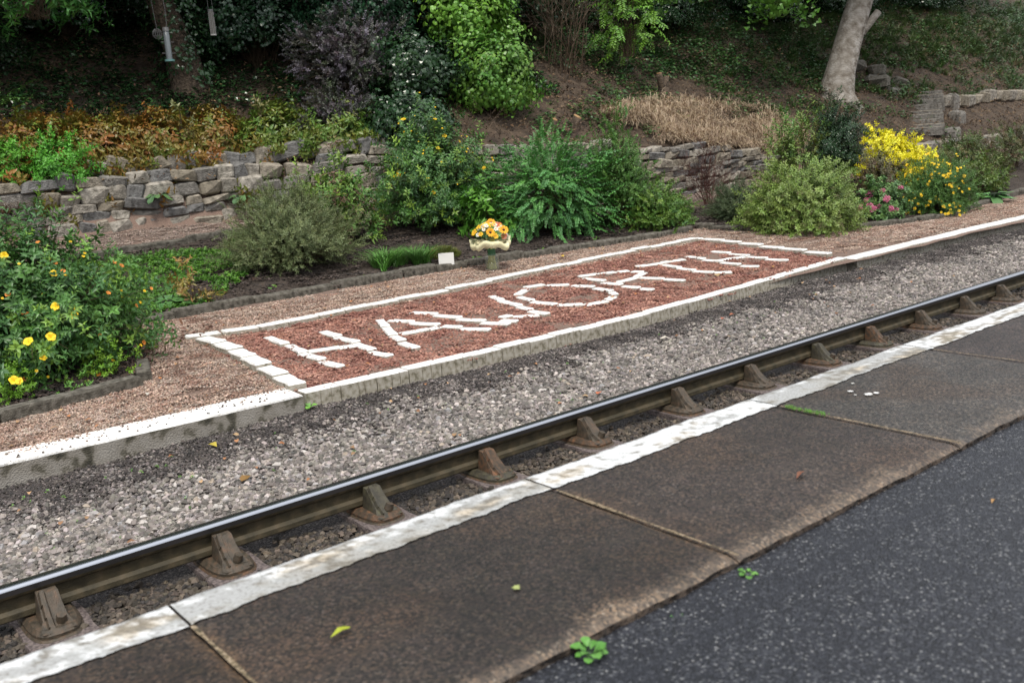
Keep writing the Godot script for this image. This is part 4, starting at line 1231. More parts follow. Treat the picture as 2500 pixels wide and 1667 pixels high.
func steps() -> void:
	# stone steps up the bank at the right
	var t := thing("stone_steps", "flight of thin flat stone steps climbing the bank right of the tree", "steps")
	for i in 9:
		var f := i / 8.0
		var p := Vector3(22.9, 0, -8.2).lerp(Vector3(25.7, 0, -9.75), f)
		var y := H(p.x, p.z) + 0.07
		var sd := Vector2(0.48, 0.87) * (0.58 + r(-0.06, 0.06))
		var o := bar(Vector2(p.x, p.z) - sd, Vector2(p.x, p.z) + sd, 0.34, 0.02)
		part("step", block(o, y - 0.2, y, 0.012, M.walls[2], M.walls[i % 3]), null, t)
	for s in [[25.2, -8.45, 1.5], [26.2, -9.1, 1.95], [23.6, -7.75, 1.1], [24.7, -10.0, 2.2]]:
		var o := part("side_stone", S.stone[rng.randi() % 12], M.walls[2], t, Vector3(s[0], s[2] - 0.3, s[1]))
		o.scale = Vector3(0.26, 0.5, 0.34)
	t = thing("terrace_edging", "row of squarish stones edging the terrace right of the stone steps", "edging")
	for i in 16:
		var x := 26.0 + i * 0.46
		var o := part("stone", S.stone[rng.randi() % 12], M.walls[[0, 1, 4][i % 3]], t, G(x, -9.2 - 0.02 * i, 0.1))
		o.scale = Vector3(r(0.38, 0.46), r(0.26, 0.34), 0.35)
	t = thing("rubble_wall", "low rubble wall of loose stones below the terrace at the far right", "wall")
	for i in 96:
		var row := i % 3
		var x := 17.5 + (i / 3) * 0.42 + r(-0.1, 0.1)
		var o := part("stone", S.stone[rng.randi() % 12], M.walls[rng.randi() % 6], t, Vector3(x, 0.42 + row * 0.15, -7.38 - 0.008 * (x - 20.0) + r(-0.05, 0.05)))
		o.basis = Basis(Vector3(0, 0, 1), r(-0.2, 0.2)).scaled_local(Vector3(r(0.3, 0.5), r(0.14, 0.22), 0.34))
	t = thing("rock_outcrop", "pile of mossy boulders on the bank just right of the big tree", "rocks")
	for q in [[24.3, 2.3, -10.2, 0.7], [25.2, 2.6, -10.7, 0.6], [24.9, 2.05, -10.1, 0.5], [25.8, 2.2, -10.4, 0.6], [24.6, 2.85, -11.0, 0.5]]:
		var o := part("boulder", S.boulder[rng.randi() % 5], M.edging, t, Vector3(q[0], q[1], q[2]))
		o.basis = (Basis(Vector3.UP, r(0, 3)) * Basis(Vector3(0, 0, 1), r(-0.4, 0.4))).scaled_local(Vector3(q[3], q[3] * 0.6, q[3] * 0.8))

func limb(st: SurfaceTool, a: Vector3, b: Vector3, ra: float, rb: float, sides := 12, wob := 0.03, n := 10) -> void:
	var p := []
	var q := []
	for i in n + 1:
		var t := float(i) / n
		p.append(a.lerp(b, t) + Vector3(sin(t * 7.0 + a.x), 0, cos(t * 5.0 + a.z)) * wob)
		q.append(lerpf(ra, rb, t) * (1.0 + 0.05 * sin(t * 23.0)))
	tube(st, p, q, sides)

func crown(t: Node3D, c: Vector3, rad: Vector3, n: int, cols: Array, mesh: Mesh, size := 1.0, called := "crown") -> void:
	var where := []
	var tint := []
	for i in n:
		var d := rv()
		while d.length() > 1.0 or d.length() < 0.35: d = rv()
		var p := c + d * rad
		if lump.get_noise_3dv(p * 22.0) < -0.12: continue
		var s := size * r(0.7, 1.3)
		where.append(Transform3D(along(d + rv() * 0.6 + Vector3(0, -0.3, 0), r(-PI, PI)).scaled(Vector3(s, s, s)), p - t.position))
		tint.append(shade(cols))
	copies(called, mesh, M.leaf, t, where, tint)

func trees() -> void:
	var green := [Color(0.03, 0.08, 0.018), Color(0.05, 0.12, 0.025), Color(0.07, 0.15, 0.03)]
	# the big pale trunk at the right
	var b := Vector3(21.9, 1.75, -9.9)
	var t := thing("sycamore_tree", "big pale grey leaning tree trunk with peeling bark and sawn stub", "tree", b)
	var st := begin(true)
	var p := [Vector3(-0.1, -0.35, 0.05), Vector3(-0.05, 0.0, 0.02), Vector3(0.02, 0.3, 0), Vector3(0.2, 0.8, 0), Vector3(0.5, 1.4, -0.02), Vector3(0.83, 2.0, -0.03), Vector3(1.15, 2.6, -0.02), Vector3(1.5, 3.4, 0), Vector3(1.7, 4.8, 0), Vector3(1.7, 6.5, 0), Vector3(1.8, 9.0, 0)]
	var rads := [0.76, 0.58, 0.44, 0.37, 0.345, 0.33, 0.32, 0.34, 0.32, 0.26, 0.18]
	var rows := []
	for i in 61:
		var u := i / 60.0 * (p.size() - 1)
		var k := mini(int(u), p.size() - 2)
		var c: Vector3 = p[k].lerp(p[k + 1], u - k)
		var rad := lerpf(rads[k], rads[k + 1], u - k)
		var ring := []
		for j in 32:
			var a := TAU * j / 32.0
			var flare := maxf(0.0, 1.0 - u / 3.2)
			var rr := rad * (1.0 + 0.26 * flare * flare * cos(5.0 * a + 0.8 + 0.7 * sin(2.0 * a)) + 0.035 * noise.get_noise_3d(c.x * 60.0 + cos(a) * 60.0, c.y * 26.0, sin(a) * 60.0))
			ring.append(c + Vector3(cos(a), 0, sin(a)) * rr)
		if rows.size():
			for j in 32:
				var n := (j + 1) % 32
				quad(st, rows[-1][j], rows[-1][n], ring[n], ring[j], ring[j] - c)
		rows.append(ring)
	for q in [[2.5, 7.5, 1.5], [-2.0, 8.0, 0.8], [1.0, 8.5, -2.0]]:
		limb(st, Vector3(1.68, 5.0, 0), Vector3(q[0], q[1], q[2]), 0.2, 0.06, 8)
	part("trunk", done(st), M.bark_pale, t)
	st = begin(true)
	limb(st, Vector3(0.9, 1.75, 0.15), Vector3(1.34, 2.25, 0.35), 0.11, 0.095, 10, 0.0, 2)
	part("stub", done(st), M.bark_pale, t)
	crown(t, b + Vector3(1, 8.5, 0), Vector3(4.5, 2.8, 4.0), 700, green, S.tree)
	# the ivy-clad trunk at the left
	b = G(6.15, -11.5, -0.1)
	t = thing("ivy_tree", "dark leaning tree trunk wrapped in ivy behind the bird feeders", "tree", b)
	st = begin(true)
	tube(st, [Vector3(0.02, -0.2, 0), Vector3(0.0, 0.25, 0), Vector3(-0.05, 0.7, 0), Vector3(-0.22, 1.2, 0), Vector3(-0.32, 1.6, 0), Vector3(-0.45, 2.4, 0), Vector3(-0.4, 4.0, 0), Vector3(-0.2, 6.0, 0)], [0.42, 0.3, 0.25, 0.22, 0.19, 0.18, 0.16, 0.1], 14)
	limb(st, Vector3(-0.42, 2.3, 0), Vector3(1.3, 2.9, 0.9), 0.09, 0.04, 8)
	limb(st, Vector3(-0.42, 2.2, 0), Vector3(-0.2, 2.7, 1.2), 0.07, 0.04, 8)
	part("trunk", done(st), M.bark_dark, t)
	var where := []
	var tint := []
	for i in 260:
		var y := r(0.15, 2.6)
		var a := r(0, TAU)
		var q := Vector3(-0.17 * y + r(0.0, 0.3), y, 0) + Vector3(cos(a), 0, sin(a)) * r(0.2, 0.34)
		where.append(Transform3D(along(Vector3(cos(a), 0.3, sin(a)), r(-PI, PI)).scaled(Vector3.ONE * r(0.8, 1.2)), q))
		tint.append(shade([Color(0.02, 0.055, 0.02), Color(0.035, 0.085, 0.03)]))
	copies("ivy", S.ivy, M.gloss, t, where, tint)
	crown(t, b + Vector3(0, 5.2, 0), Vector3(3.4, 1.9, 2.6), 800, green, S.tree)
	# woodland above the bank: trunks stand up the slope, their crowns hang over it
	var wood := [[-1.5, -15.5, 6.8, 4.2, "broad dark woodland tree spreading over the bank beyond the left edge"], [4.5, -16.0, 7.0, 4.2, "woodland tree on the bank above the bird feeders"], [10.0, -16.0, 7.6, 4.2, "broad woodland tree spreading over the bank above the purple bush"], [15.0, -17.0, 8.2, 4.2, "woodland tree rising above the bare brown stems"], [22.5, -17.5, 8.4, 4.4, "woodland tree on the top of the bank behind the pale trunk"], [29.0, -17.0, 8.6, 4.5, "woodland tree on the top of the bank beyond the steps"], [37.0, -18.0, 9.0, 4.5, "farthest woodland tree above the right end of the bank"]]
	for w in wood:
		b = G(w[0], w[1], -0.3)
		t = thing("woodland_tree", w[4], "tree", b)
		st = begin(true)
		limb(st, Vector3.ZERO, Vector3(0.3, 10.5, 0.5), 0.3, 0.1, 10)
		for k in 4:
			limb(st, Vector3(0.2, 2.8 + 0.4 * k, 0.3), Vector3(cos(k * 1.7) * 2.6, 4.2 + 0.3 * k, sin(k * 1.7) * 2.6 + 0.8), 0.1, 0.03, 6)
		part("trunk", done(st), M.bark_dark, t)
		crown(t, Vector3(w[0] + 0.3, w[2] + 4.6, w[1] + 1.5), Vector3(w[3] * 1.25, 5.0, w[3]), 3000, green, S.tree, 1.25)
	# stumps of felled shrubs on the bank
	for q in [[10.67, -7.95, 0.2, 0.055, "small sawn stump with a pale cut top, left of the pair above the wall"], [11.14, -7.9, 0.2, 0.075, "small split orange stump, right of the pair above the wall"]]:
		t = thing("tree_stump", q[4], "stump", G(q[0], q[1], -0.02), 0.0, "sawn stumps on the bank")
		st = begin(true)
		limb(st, Vector3(0, -0.05, 0), Vector3(0.05, q[2], 0.05), q[3] * 1.2, q[3], 9, 0.0, 3)
		part("stump_body", done(st), M.bark_dark, t)
		var cut := CylinderMesh.new()
		cut.top_radius = q[3] * 0.92
		cut.bottom_radius = q[3]
		cut.height = 0.015
		cut.radial_segments = 12
		var o := part("cut_face", cut, M.cut_wood, t, Vector3(0.053, q[2] + 0.006, 0.056))
		o.rotation = Vector3(0.5, 0, -0.3)
	t = thing("tree_stump", "forked dark sawn stump standing on the bare soil of the bank", "stump", G(14.91, -9.3, -0.05), 0.0, "sawn stumps on the bank")
	st = begin(true)
	limb(st, Vector3(0, -0.1, 0), Vector3(0.02, 0.35, 0), 0.14, 0.11, 10, 0.0, 4)
	limb(st, Vector3(0, 0.28, 0), Vector3(-0.12, 0.62, 0.02), 0.08, 0.065, 8, 0.0, 3)
	limb(st, Vector3(0.02, 0.28, 0), Vector3(0.12, 0.56, 0), 0.08, 0.06, 8, 0.0, 3)
	part("stump_body", done(st), M.bark_dark, t)
	var cf := CylinderMesh.new()
	cf.top_radius = 0.05
	cf.bottom_radius = 0.055
	cf.height = 0.012
	cf.radial_segments = 12
	for q in [[-0.12, 0.625, 0.02], [0.12, 0.565, 0.0]]: part("cut_face", cf, M.cut_wood, t, Vector3(q[0], q[1], q[2]))
	var oc := part("cut_face", cf, M.cut_wood, t, Vector3(0.03, 0.12, 0.13))
	oc.rotation.x = 1.3

func plants() -> void:
	var G1 := Color(0.065, 0.185, 0.038)
	var G2 := Color(0.03, 0.088, 0.03)
	var G3 := Color(0.055, 0.15, 0.065)
	var LIME := Color(0.15, 0.34, 0.035)
	var YG := Color(0.13, 0.21, 0.035)
	var t: Node3D
	# --- front, left
	t = bush("yellow_flower_bush", "big dark green bush with yellow flowers spilling over the left edge of the photo", "bush", behind(1.62, -3.5, 0.6), 1.0, 0.85, 1.2, S.lance, 2600, [G1, G3, G2, Color(0.09, 0.23, 0.055), Color(0.05, 0.14, 0.055)], {"tip": Color(0.2, 0.36, 0.05), "start": 0.35, "low": -0.1, "up": 0.25, "group": "bushes with yellow flowers"})
	for q in [[1.12, 0.94, -3.25], [1.27, 0.9, -3.25], [1.11, 0.61, -3.2], [1.08, 0.5, -3.2], [1.45, 0.43, -3.15], [1.6, 0.43, -3.2], [1.52, 0.3, -3.15], [1.7, 0.62, -3.35], [1.8, 0.54, -3.3], [1.25, 0.75, -3.2], [1.33, 0.19, -3.05], [1.78, 0.83, -3.6], [1.5, 1.0, -3.7], [1.3, 0.2, -3.05]]:
		bloom_at(t, "flower", S.flower, M.petal, Vector3(q[0] * 1.03, q[1], q[2] - 0.05), 1.05)
	bloom(t, "faded_flower", S.flower, M.orange_petal, 34, 0.6)
	bloom(t, "bud", S.daisy, M.petal, 50, 0.7)
	bush("azalea", "small lime green bush on the soil behind the mossy edging corner", "bush", behind(2.0, -3.33, 0.15), 0.22, 0.18, 0.24, S.azalea, 110, [LIME, Color(0.12, 0.28, 0.03), Color(0.2, 0.36, 0.04)], {"per": 6, "thick": 0.5, "group": "small lime green bushes"})
	bush("azalea", "small lime green bush at the very left edge above the mossy edging", "bush", behind(1.36, -3.25, 0.15), 0.24, 0.18, 0.24, S.azalea, 130, [LIME, Color(0.12, 0.28, 0.03)], {"per": 6, "thick": 0.5, "group": "small lime green bushes"})
	bush("seedling_plant", "tiny pale green plant between the two lime bushes", "plant", G(1.72, -3.25), 0.09, 0.09, 0.1, S.azalea, 22, [Color(0.12, 0.3, 0.07)], {"per": 4, "thick": 0.3})
	# --- the bed behind the letters
	t = thing("ground_cover", "bright green mat of small leaves between the flower bush and dark soil", "ground cover", Vector3.ZERO)
	scatter("foliage", [S.cover, S.turf, S.cover], M.leaf, t, [[2.8, -5.15], [3.6, -5.2], [4.5, -6.2]], [[2.8, -7.4], [4.0, -7.5], [4.6, -7.2]], 2.7, 4.6, 1500, [LIME, Color(0.09, 0.24, 0.03), Color(0.07, 0.18, 0.03)], 0.02, 0.0, -0.3, 60.0)
	rosette("primrose", "green leaf rosette beside the withered brown plant at the edging", "plant", G(3.28, -5.5), 12, 0.26, 0.09, [Color(0.06, 0.17, 0.045), Color(0.1, 0.24, 0.06)], 0.7)
	rosette("primrose", "small leaf rosette lying against the dark edging below the withered plant", "plant", G(3.6, -5.3), 8, 0.18, 0.07, [Color(0.06, 0.17, 0.045), Color(0.14, 0.2, 0.05)], 0.5)
	bush("withered_plant", "withered yellow brown plant standing at the dark edging left of the soil patch", "plant", G(3.52, -5.4), 0.2, 0.18, 0.5, S.lance_big, 34, [Color(0.25, 0.15, 0.05), Color(0.16, 0.09, 0.04), Color(0.2, 0.2, 0.05)], {"per": 5, "start": 0.2, "size": 0.8, "up": -0.4})
	bush("grey_shrub", "grey green needle leaved shrub on the dark soil left of the grass clumps", "shrub", behind(4.72, -5.6, 0.6), 0.8, 0.65, 0.95, S.needle, 4200, [Color(0.15, 0.2, 0.11), Color(0.11, 0.16, 0.085), Color(0.19, 0.25, 0.14), Color(0.08, 0.125, 0.06)], {"start": 0.45, "low": 0.0, "stem": M.twig, "arch": 0.15, "size": 1.05})
	for q in [["weigela", "leggy shrub with bright shoots and rusty brown seed heads beside the grey shrub", 5.85, -6.5, 0.5, 0.95]]:
		t = bush(q[0], q[1], "shrub", behind(q[2], q[3], 0.4), 0.52, 0.45, 1.15, S.lance_big, 520, [G1, Color(0.09, 0.2, 0.04), YG, G3], {"tip": Color(0.25, 0.38, 0.06), "start": 0.25, "per": 6, "up": 0.6})
		heads(t, 260, [Color(0.25, 0.135, 0.095), Color(0.3, 0.17, 0.13), Color(0.17, 0.1, 0.07)], 1.6)
	iris("iris_clump", "clump of upright sword leaves on the path edge behind the grey shrub", G(4.86, -7.4), [Color(0.1, 0.2, 0.04), Color(0.18, 0.2, 0.05)], 4, S.iris, 0.9, 0.15)
	t = bush("yellow_flower_bush", "tall dark green bush with a few yellow flowers in front of the wall middle", "bush", behind(7.35, -6.5, 0.75), 1.12, 0.85, 1.48, S.lance, 3300, [G1, G3, G2, Color(0.07, 0.18, 0.04), Color(0.06, 0.14, 0.075)], {"tip": Color(0.22, 0.36, 0.05), "start": 0.4, "low": -0.05, "group": "bushes with yellow flowers"})
	bloom(t, "flower", S.flower, M.petal, 9, 1.2, 0.3)
	bloom(t, "bud", S.daisy, M.petal, 60, 0.7, 0.4)
	var gl := [Color(0.1, 0.26, 0.045), Color(0.14, 0.32, 0.07), Color(0.07, 0.19, 0.035)]
	iris("grass_clump", "left of two clumps of bright grassy leaves behind the edging", G(5.88, -5.6), gl, 16, S.grass, 1.1, 0.18)
	iris("grass_clump", "right of two clumps of bright grassy leaves, next to the yellow moss mound", G(6.25, -5.55), gl, 16, S.grass, 1.1, 0.18)
	t = thing("moss_mound", "yellow green mossy mound of tiny leaves behind the blank plaque", "plant", G(6.75, -5.65))
	var where := []
	var tint := []
	for i in 420:
		var a := r(0, TAU)
		var d := sqrt(r(0, 1))
		where.append(Transform3D(Basis(Vector3.UP, r(0, TAU)).scaled(Vector3.ONE * r(0.5, 0.9)), Vector3(cos(a) * d * 0.24, 0.11 * (1.0 - d * d), sin(a) * d * 0.18)))
		tint.append(shade([Color(0.14, 0.17, 0.03), Color(0.2, 0.22, 0.04), Color(0.1, 0.14, 0.03)]))
	copies("foliage", S.turf, M.leaf, t, where, tint)
	bush("hydrangea", "small fresh green leafy shrub directly behind the flower vase", "shrub", behind(7.7, -5.95, 0.25), 0.34, 0.3, 0.62, S.cover, 90, [Color(0.08, 0.24, 0.035), Color(0.12, 0.3, 0.05), Color(0.05, 0.16, 0.03)], {"per": 3, "size": 3.0, "start": 0.4, "stem": M.twig, "thick": 0.9})
	bush("arching_shrub", "broad bright green shrub with arching frond-like sprays right of the vase", "shrub", behind(8.42, -5.5, 0.75), 1.05, 0.85, 1.3, S.frond, 2100, [Color(0.055, 0.21, 0.05), Color(0.085, 0.27, 0.055), Color(0.07, 0.22, 0.09), Color(0.04, 0.14, 0.04)], {"start": 0.3, "arch": 0.4, "up": -0.25, "flat": true, "low": -0.2, "wild": 0.7, "jit": 0.12})
	bush("box_shrub", "loose small leaved shrub with upright shoots in front of the right wall", "shrub", behind(9.55, -5.35, 0.5), 0.55, 0.5, 1.62, S.tiny, 1500, [Color(0.05, 0.15, 0.035), Color(0.07, 0.19, 0.05), Color(0.1, 0.22, 0.05)], {"start": 0.25, "up": 0.5, "arch": 0.1, "low": 0.35, "wild": 1.2, "jit": 0.1})
	bush("box_shrub", "low small leaved shrub sprawling to the edging corner, right of the arching shrub", "shrub", behind(10.1, -5.2, 0.4), 0.62, 0.5, 0.62, S.tiny, 1500, [Color(0.05, 0.15, 0.035), Color(0.09, 0.2, 0.04), Color(0.12, 0.22, 0.04)], {"start": 0.3, "up": 0.2, "low": -0.1, "wild": 1.2})
	for q in [[7.05, -5.35], [4.4, -5.5], [5.4, -5.35], [8.0, -5.25], [9.05, -5.35], [6.95, -5.25]]:
		rosette("weed", ["little weed by the right of the plaque", "little weed on bare soil under the grey shrub", "little weed between grey shrub and grass clumps", "little weed at the edging behind the vase", "slender seedling under the arching shrub", "flat weed leaves left of the vase"][[7.05, 4.4, 5.4, 8.0, 9.05, 6.95].find(q[0])] + ", bright green", "weed", G(q[0], q[1], 0.01), 6, 0.1, 0.05, [Color(0.08, 0.22, 0.04), LIME], 0.6, "small weeds in the beds")
	# --- right hand bed
	t = bush("bare_twig_bush", "leafless reddish twig bush against the foot of the right wall", "bush", behind(12.2, -6.0, 0.25), 0.38, 0.32, 0.85, S.twigs, 64, [Color(0.13, 0.05, 0.04), Color(0.09, 0.045, 0.035)], {"per": 4, "start": 0.0, "up": 0.7, "foliage": "twigs", "mat": M.matte, "stem": M.red_twig, "low": 0.4})
	bush("lavender", "dark grey green lavender mound left of the big pale green shrub", "shrub", behind(11.6, -4.95, 0.35), 0.45, 0.4, 0.55, S.needle, 1600, [Color(0.06, 0.1, 0.055), Color(0.085, 0.13, 0.075), Color(0.045, 0.08, 0.045)], {"start": 0.4, "low": 0.0, "size": 1.1})
	t = bush("spirea", "wide yellowish green shrub with brownish tips at the corner of the gravel", "shrub", behind(11.15, -3.55, 0.75), 1.0, 0.85, 0.92, S.spirea, 3200, [Color(0.14, 0.25, 0.06), Color(0.2, 0.31, 0.085), Color(0.1, 0.19, 0.045), Color(0.16, 0.23, 0.08)], {"tip": Color(0.27, 0.36, 0.11), "start": 0.4, "low": -0.15})
	heads(t, 420, [Color(0.19, 0.15, 0.08), Color(0.16, 0.16, 0.07), Color(0.22, 0.16, 0.1)], 0.8)
	bush("leafy_shoots", "upright leafy stems standing behind the pale green shrub", "shrub", behind(13.9, -5.6, 0.4), 0.85, 0.4, 1.65, S.lance_big, 380, [Color(0.07, 0.18, 0.05), Color(0.11, 0.24, 0.06), Color(0.16, 0.15, 0.05)], {"start": 0.15, "up": 0.8, "arch": 0.05, "low": 0.55, "per": 8, "foot": 0.7})
	bush("holly", "dark blue green holly-like bush in front of the big pale trunk", "bush", behind(16.2, -6.3, 0.45), 0.6, 0.5, 1.5, S.tiny, 2000, [Color(0.02, 0.055, 0.03), Color(0.03, 0.075, 0.04), Color(0.015, 0.04, 0.022)], {"start": 0.3, "low": 0.05, "size": 1.3, "mat": M.gloss})
	t = bush("golden_shrub", "bright golden yellow shrub behind the pink flowers", "shrub", behind(16.5, -5.3, 0.4), 0.8, 0.6, 1.05, S.gold, 1500, [Color(0.62, 0.62, 0.02), Color(0.52, 0.58, 0.03), Color(0.7, 0.68, 0.05)], {"up": 0.0, "start": 0.45, "low": 0.05, "size": 1.25})
	var t2 := bush("golden_shrub", "smaller bright golden yellow shrub, lower right of the larger golden one", "shrub", behind(16.5, -4.65, 0.3), 0.46, 0.4, 0.72, S.gold, 600, [Color(0.62, 0.62, 0.02), Color(0.52, 0.58, 0.03), Color(0.7, 0.68, 0.05)], {"up": 0.0, "start": 0.5, "low": 0.1, "size": 1.2})
	t = bush("brown_seed_bush", "dull brown seeded bush just left of the golden shrubs", "bush", behind(15.2, -4.75, 0.4), 0.6, 0.4, 0.85, S.spirea, 600, [Color(0.08, 0.1, 0.045), Color(0.1, 0.075, 0.05)], {"start": 0.3, "per": 7})
	heads(t, 260, [Color(0.12, 0.075, 0.055), Color(0.15, 0.1, 0.08)], 1.2)
	t = bush("sedum", "clump of fleshy pale green stems with pink flower heads", "flowers", behind(13.0, -3.45, 0.35), 0.48, 0.42, 0.66, S.cover, 620, [Color(0.09, 0.2, 0.09), Color(0.13, 0.26, 0.09), Color(0.07, 0.16, 0.07)], {"start": 0.2, "up": 0.5, "size": 1.3})
	bloom(t, "flower_head", head_mesh(), M.pink, 24, 0.85, 0.15, 1.1)
	t = bush("daisy_bush", "round ferny bush dotted with small yellow daisies near the white kerb", "bush", behind(14.0, -3.15, 0.5), 0.68, 0.55, 0.84, S.needle, 2600, [Color(0.05, 0.14, 0.04), Color(0.07, 0.18, 0.05), Color(0.09, 0.2, 0.05)], {"start": 0.35, "low": -0.1, "size": 1.1})
	bloom(t, "flower", S.daisy, M.petal, 130, 1.2, -0.1, 1.05)
	t = bush("brown_seed_bush", "straggly brown and green bush at the right edge before the rubble wall", "bush", behind(17.6, -4.4, 0.6), 0.95, 0.6, 0.85, S.spirea, 1200, [Color(0.06, 0.13, 0.04), Color(0.09, 0.16, 0.05), Color(0.11, 0.08, 0.05)], {"start": 0.3})
	heads(t, 240, [Color(0.12, 0.075, 0.055), Color(0.1, 0.08, 0.05)], 1.3)
	bush("brown_seed_bush", "dark mixed bush filling the gap behind the yellow daisies", "bush", behind(19.2, -5.4, 0.6), 1.1, 0.7, 0.8, S.lance_big, 700, [Color(0.05, 0.1, 0.035), Color(0.09, 0.08, 0.05), Color(0.07, 0.14, 0.04)], {"start": 0.3})
	bush("brown_seed_bush", "farthest reddish brown bush at the right edge below the rubble wall", "bush", G(22.0, -5.6), 1.3, 0.7, 1.0, S.spirea, 700, [Color(0.06, 0.12, 0.04), Color(0.11, 0.075, 0.05)], {"start": 0.3})
	bush("green_bush", "plain green bush at the right edge farthest along the bed", "bush", G(25.5, -5.4), 1.4, 0.8, 0.8, S.lance_big, 600, [Color(0.06, 0.15, 0.04), Color(0.08, 0.18, 0.05)], {"start": 0.3})
	rosette("hosta", "broad leaved light green hosta at the right edge behind the white kerb", "plant", G(16.3, -3.4), 26, 0.34, 0.16, [Color(0.09, 0.24, 0.06), Color(0.07, 0.19, 0.05)], 0.9)
	bush("hanging_leaf_plant", "drooping dull green leafy plant behind the hosta", "plant", behind(17.0, -3.9, 0.3), 0.4, 0.35, 0.7, S.lance_big, 160, [Color(0.06, 0.13, 0.03), Color(0.11, 0.15, 0.04)], {"start": 0.2, "up": -0.6})
	# --- on and above the wall, left
	var pc := [Color(0.12, 0.13, 0.022), Color(0.16, 0.085, 0.02), Color(0.08, 0.13, 0.024), Color(0.085, 0.15, 0.026), Color(0.06, 0.13, 0.025), Color(0.13, 0.145, 0.025), Color(0.2, 0.085, 0.022), Color(0.24, 0.1, 0.028)]
	var px := [3.5, 4.15, 4.9, 5.7, 6.5, 7.3]
	var pl := ["leftmost clump of orange and olive leaves on the wall top", "second clump of orange leaves from the left, behind the bright green plant", "third clump of orange leaves, above the round boulder", "fourth clump of orange and green leaves on the wall top", "fifth clump of orange and green leaves, beside the purple bush", "rightmost and greenest clump of drooping leaves on the wall top"]
	for i in 6:
		var cc := pc.slice(0, 4) + pc.slice(6, 8) if i < 4 else [pc[0], pc[2], pc[4], pc[4], pc[5], Color(0.09, 0.2, 0.04)]
		bush("orange_leaf_plant", pl[i], "plant", G(px[i], li(WZ, px[i]) - 0.6), 0.76, 0.8, 0.45, S.pers, 760, cc, {"start": 0.35, "per": 6, "low": -0.05, "up": 0.1, "slope": 0.85, "hang": true, "wild": 0.4, "foot": 0.4, "group": "orange leaved plants on the left wall"})
	bush("bright_green_plant", "bright green upright plant on the wall end, right of the dry grass", "plant", G(3.45, -9.32), 0.42, 0.35, 0.58, S.lance, 420, [Color(0.07, 0.28, 0.03), Color(0.1, 0.34, 0.05)], {"start": 0.25, "up": 0.4, "group": "bright green plants on the wall"})
	bush("bright_green_plant", "bright green plant cut by the left edge of the photo", "plant", G(2.85, -9.5), 0.3, 0.3, 0.6, S.lance, 260, [Color(0.08, 0.28, 0.03), Color(0.12, 0.34, 0.05)], {"start": 0.25, "up": 0.4, "group": "bright green plants on the wall"})
	iris("dry_grass_tuft", "dry straw coloured grass tuft at the left end of the wall", G(2.75, -9.05, 0.35), [Color(0.25, 0.16, 0.08), Color(0.18, 0.11, 0.06)], 7, S.straw, 1.4, 0.15)
	iris("strap_leaf_plant", "plant with a few long yellow green strap leaves on the wall top", G(4.25, -9.25), [Color(0.16, 0.26, 0.03), Color(0.2, 0.3, 0.05)], 2, S.iris, 0.95, 0.05)
	var fox := [[4.5, -8.92, 1.1, "leaf rosette growing out of the middle of the left wall"], [5.62, -8.8, 0.98, "low leaf rosette in the joints of the left wall, above the path"], [5.3, -9.35, 1.55, "tall leaf rosette among the orange leaves on the wall"], [16.0, -6.85, 0.5, "leaf rosette at the foot of the right wall end"]]
	for q in fox: rosette("foxglove", q[3] + ", dull green", "plant", Vector3(q[0], q[2], q[1]), 10, 0.24, 0.1, [Color(0.06, 0.14, 0.06), Color(0.09, 0.19, 0.06)], 0.5, "foxglove rosettes on the walls")
	for q in [[4.55, -9.45], [5.75, -9.4]]:
		bush("dead_stalk", "tall dry grey stalk with limp leaves, %s" % ["left of the pair in the orange leaves", "right of the pair in the orange leaves"][0 if q[0] < 5 else 1], "plant", G(q[0] + 0.6, q[1]), 0.1, 0.1, 0.75, S.lance_big, 14, [Color(0.13, 0.15, 0.07), Color(0.16, 0.12, 0.07)], {"per": 7, "up": -0.9, "low": 0.9, "start": 0.1, "thick": 1.2})
	# --- bank: purple bush, currant, ivy, brambles
	var pur := [Color(0.075, 0.062, 0.085), Color(0.15, 0.135, 0.165), Color(0.05, 0.036, 0.048), Color(0.085, 0.058, 0.07), Color(0.05, 0.085, 0.04), Color(0.03, 0.06, 0.03)]
	bush("purple_bush", "large dusky purple leaved bush above the wall left of the green climber", "bush", behind(7.95, -9.3, 0.8), 1.15, 0.9, 1.5, S.berb, 2300, pur, {"tip": Color(0.2, 0.18, 0.23), "start": 0.3, "up": 0.2, "arch": 0.2, "wild": 0.9, "size": 1.1})
	bush("purple_bush", "small low purple leaved bush at the foot of the large purple one", "bush", behind(7.35, -8.9, 0.4), 0.7, 0.5, 0.6, S.berb, 1000, pur, {"start": 0.3, "up": 0.2, "size": 1.0})
	bush("green_climber", "bright green lobed leaf bush in the middle of the bank", "bush", behind(9.75, -8.2, 0.5), 0.82, 0.65, 1.5, S.currant, 900, [Color(0.05, 0.16, 0.03), Color(0.08, 0.21, 0.04), Color(0.12, 0.24, 0.04)], {"start": 0.25, "low": -0.1, "up": 0.1})
	bush("green_climber", "bright green climber hanging from above over the bare brown stems", "climber", behind(9.95, -8.9, 0.4) + Vector3(0, 0.6, 0), 0.85, 0.6, 2.1, S.currant, 700, [Color(0.07, 0.21, 0.03), Color(0.11, 0.28, 0.04), Color(0.16, 0.32, 0.05)], {"start": 0.3, "low": 0.1, "size": 1.15, "hang": true})
	bush("ivy_thicket", "dark blue green ivy thicket behind the purple bush", "ivy", behind(8.6, -9.9, 0.9), 1.7, 1.0, 2.4, S.ivy, 2400, [Color(0.022, 0.07, 0.035), Color(0.03, 0.09, 0.04), Color(0.016, 0.045, 0.022)], {"start": 0.3, "low": 0.0, "mat": M.gloss, "group": "dark ivy thickets on the bank"})
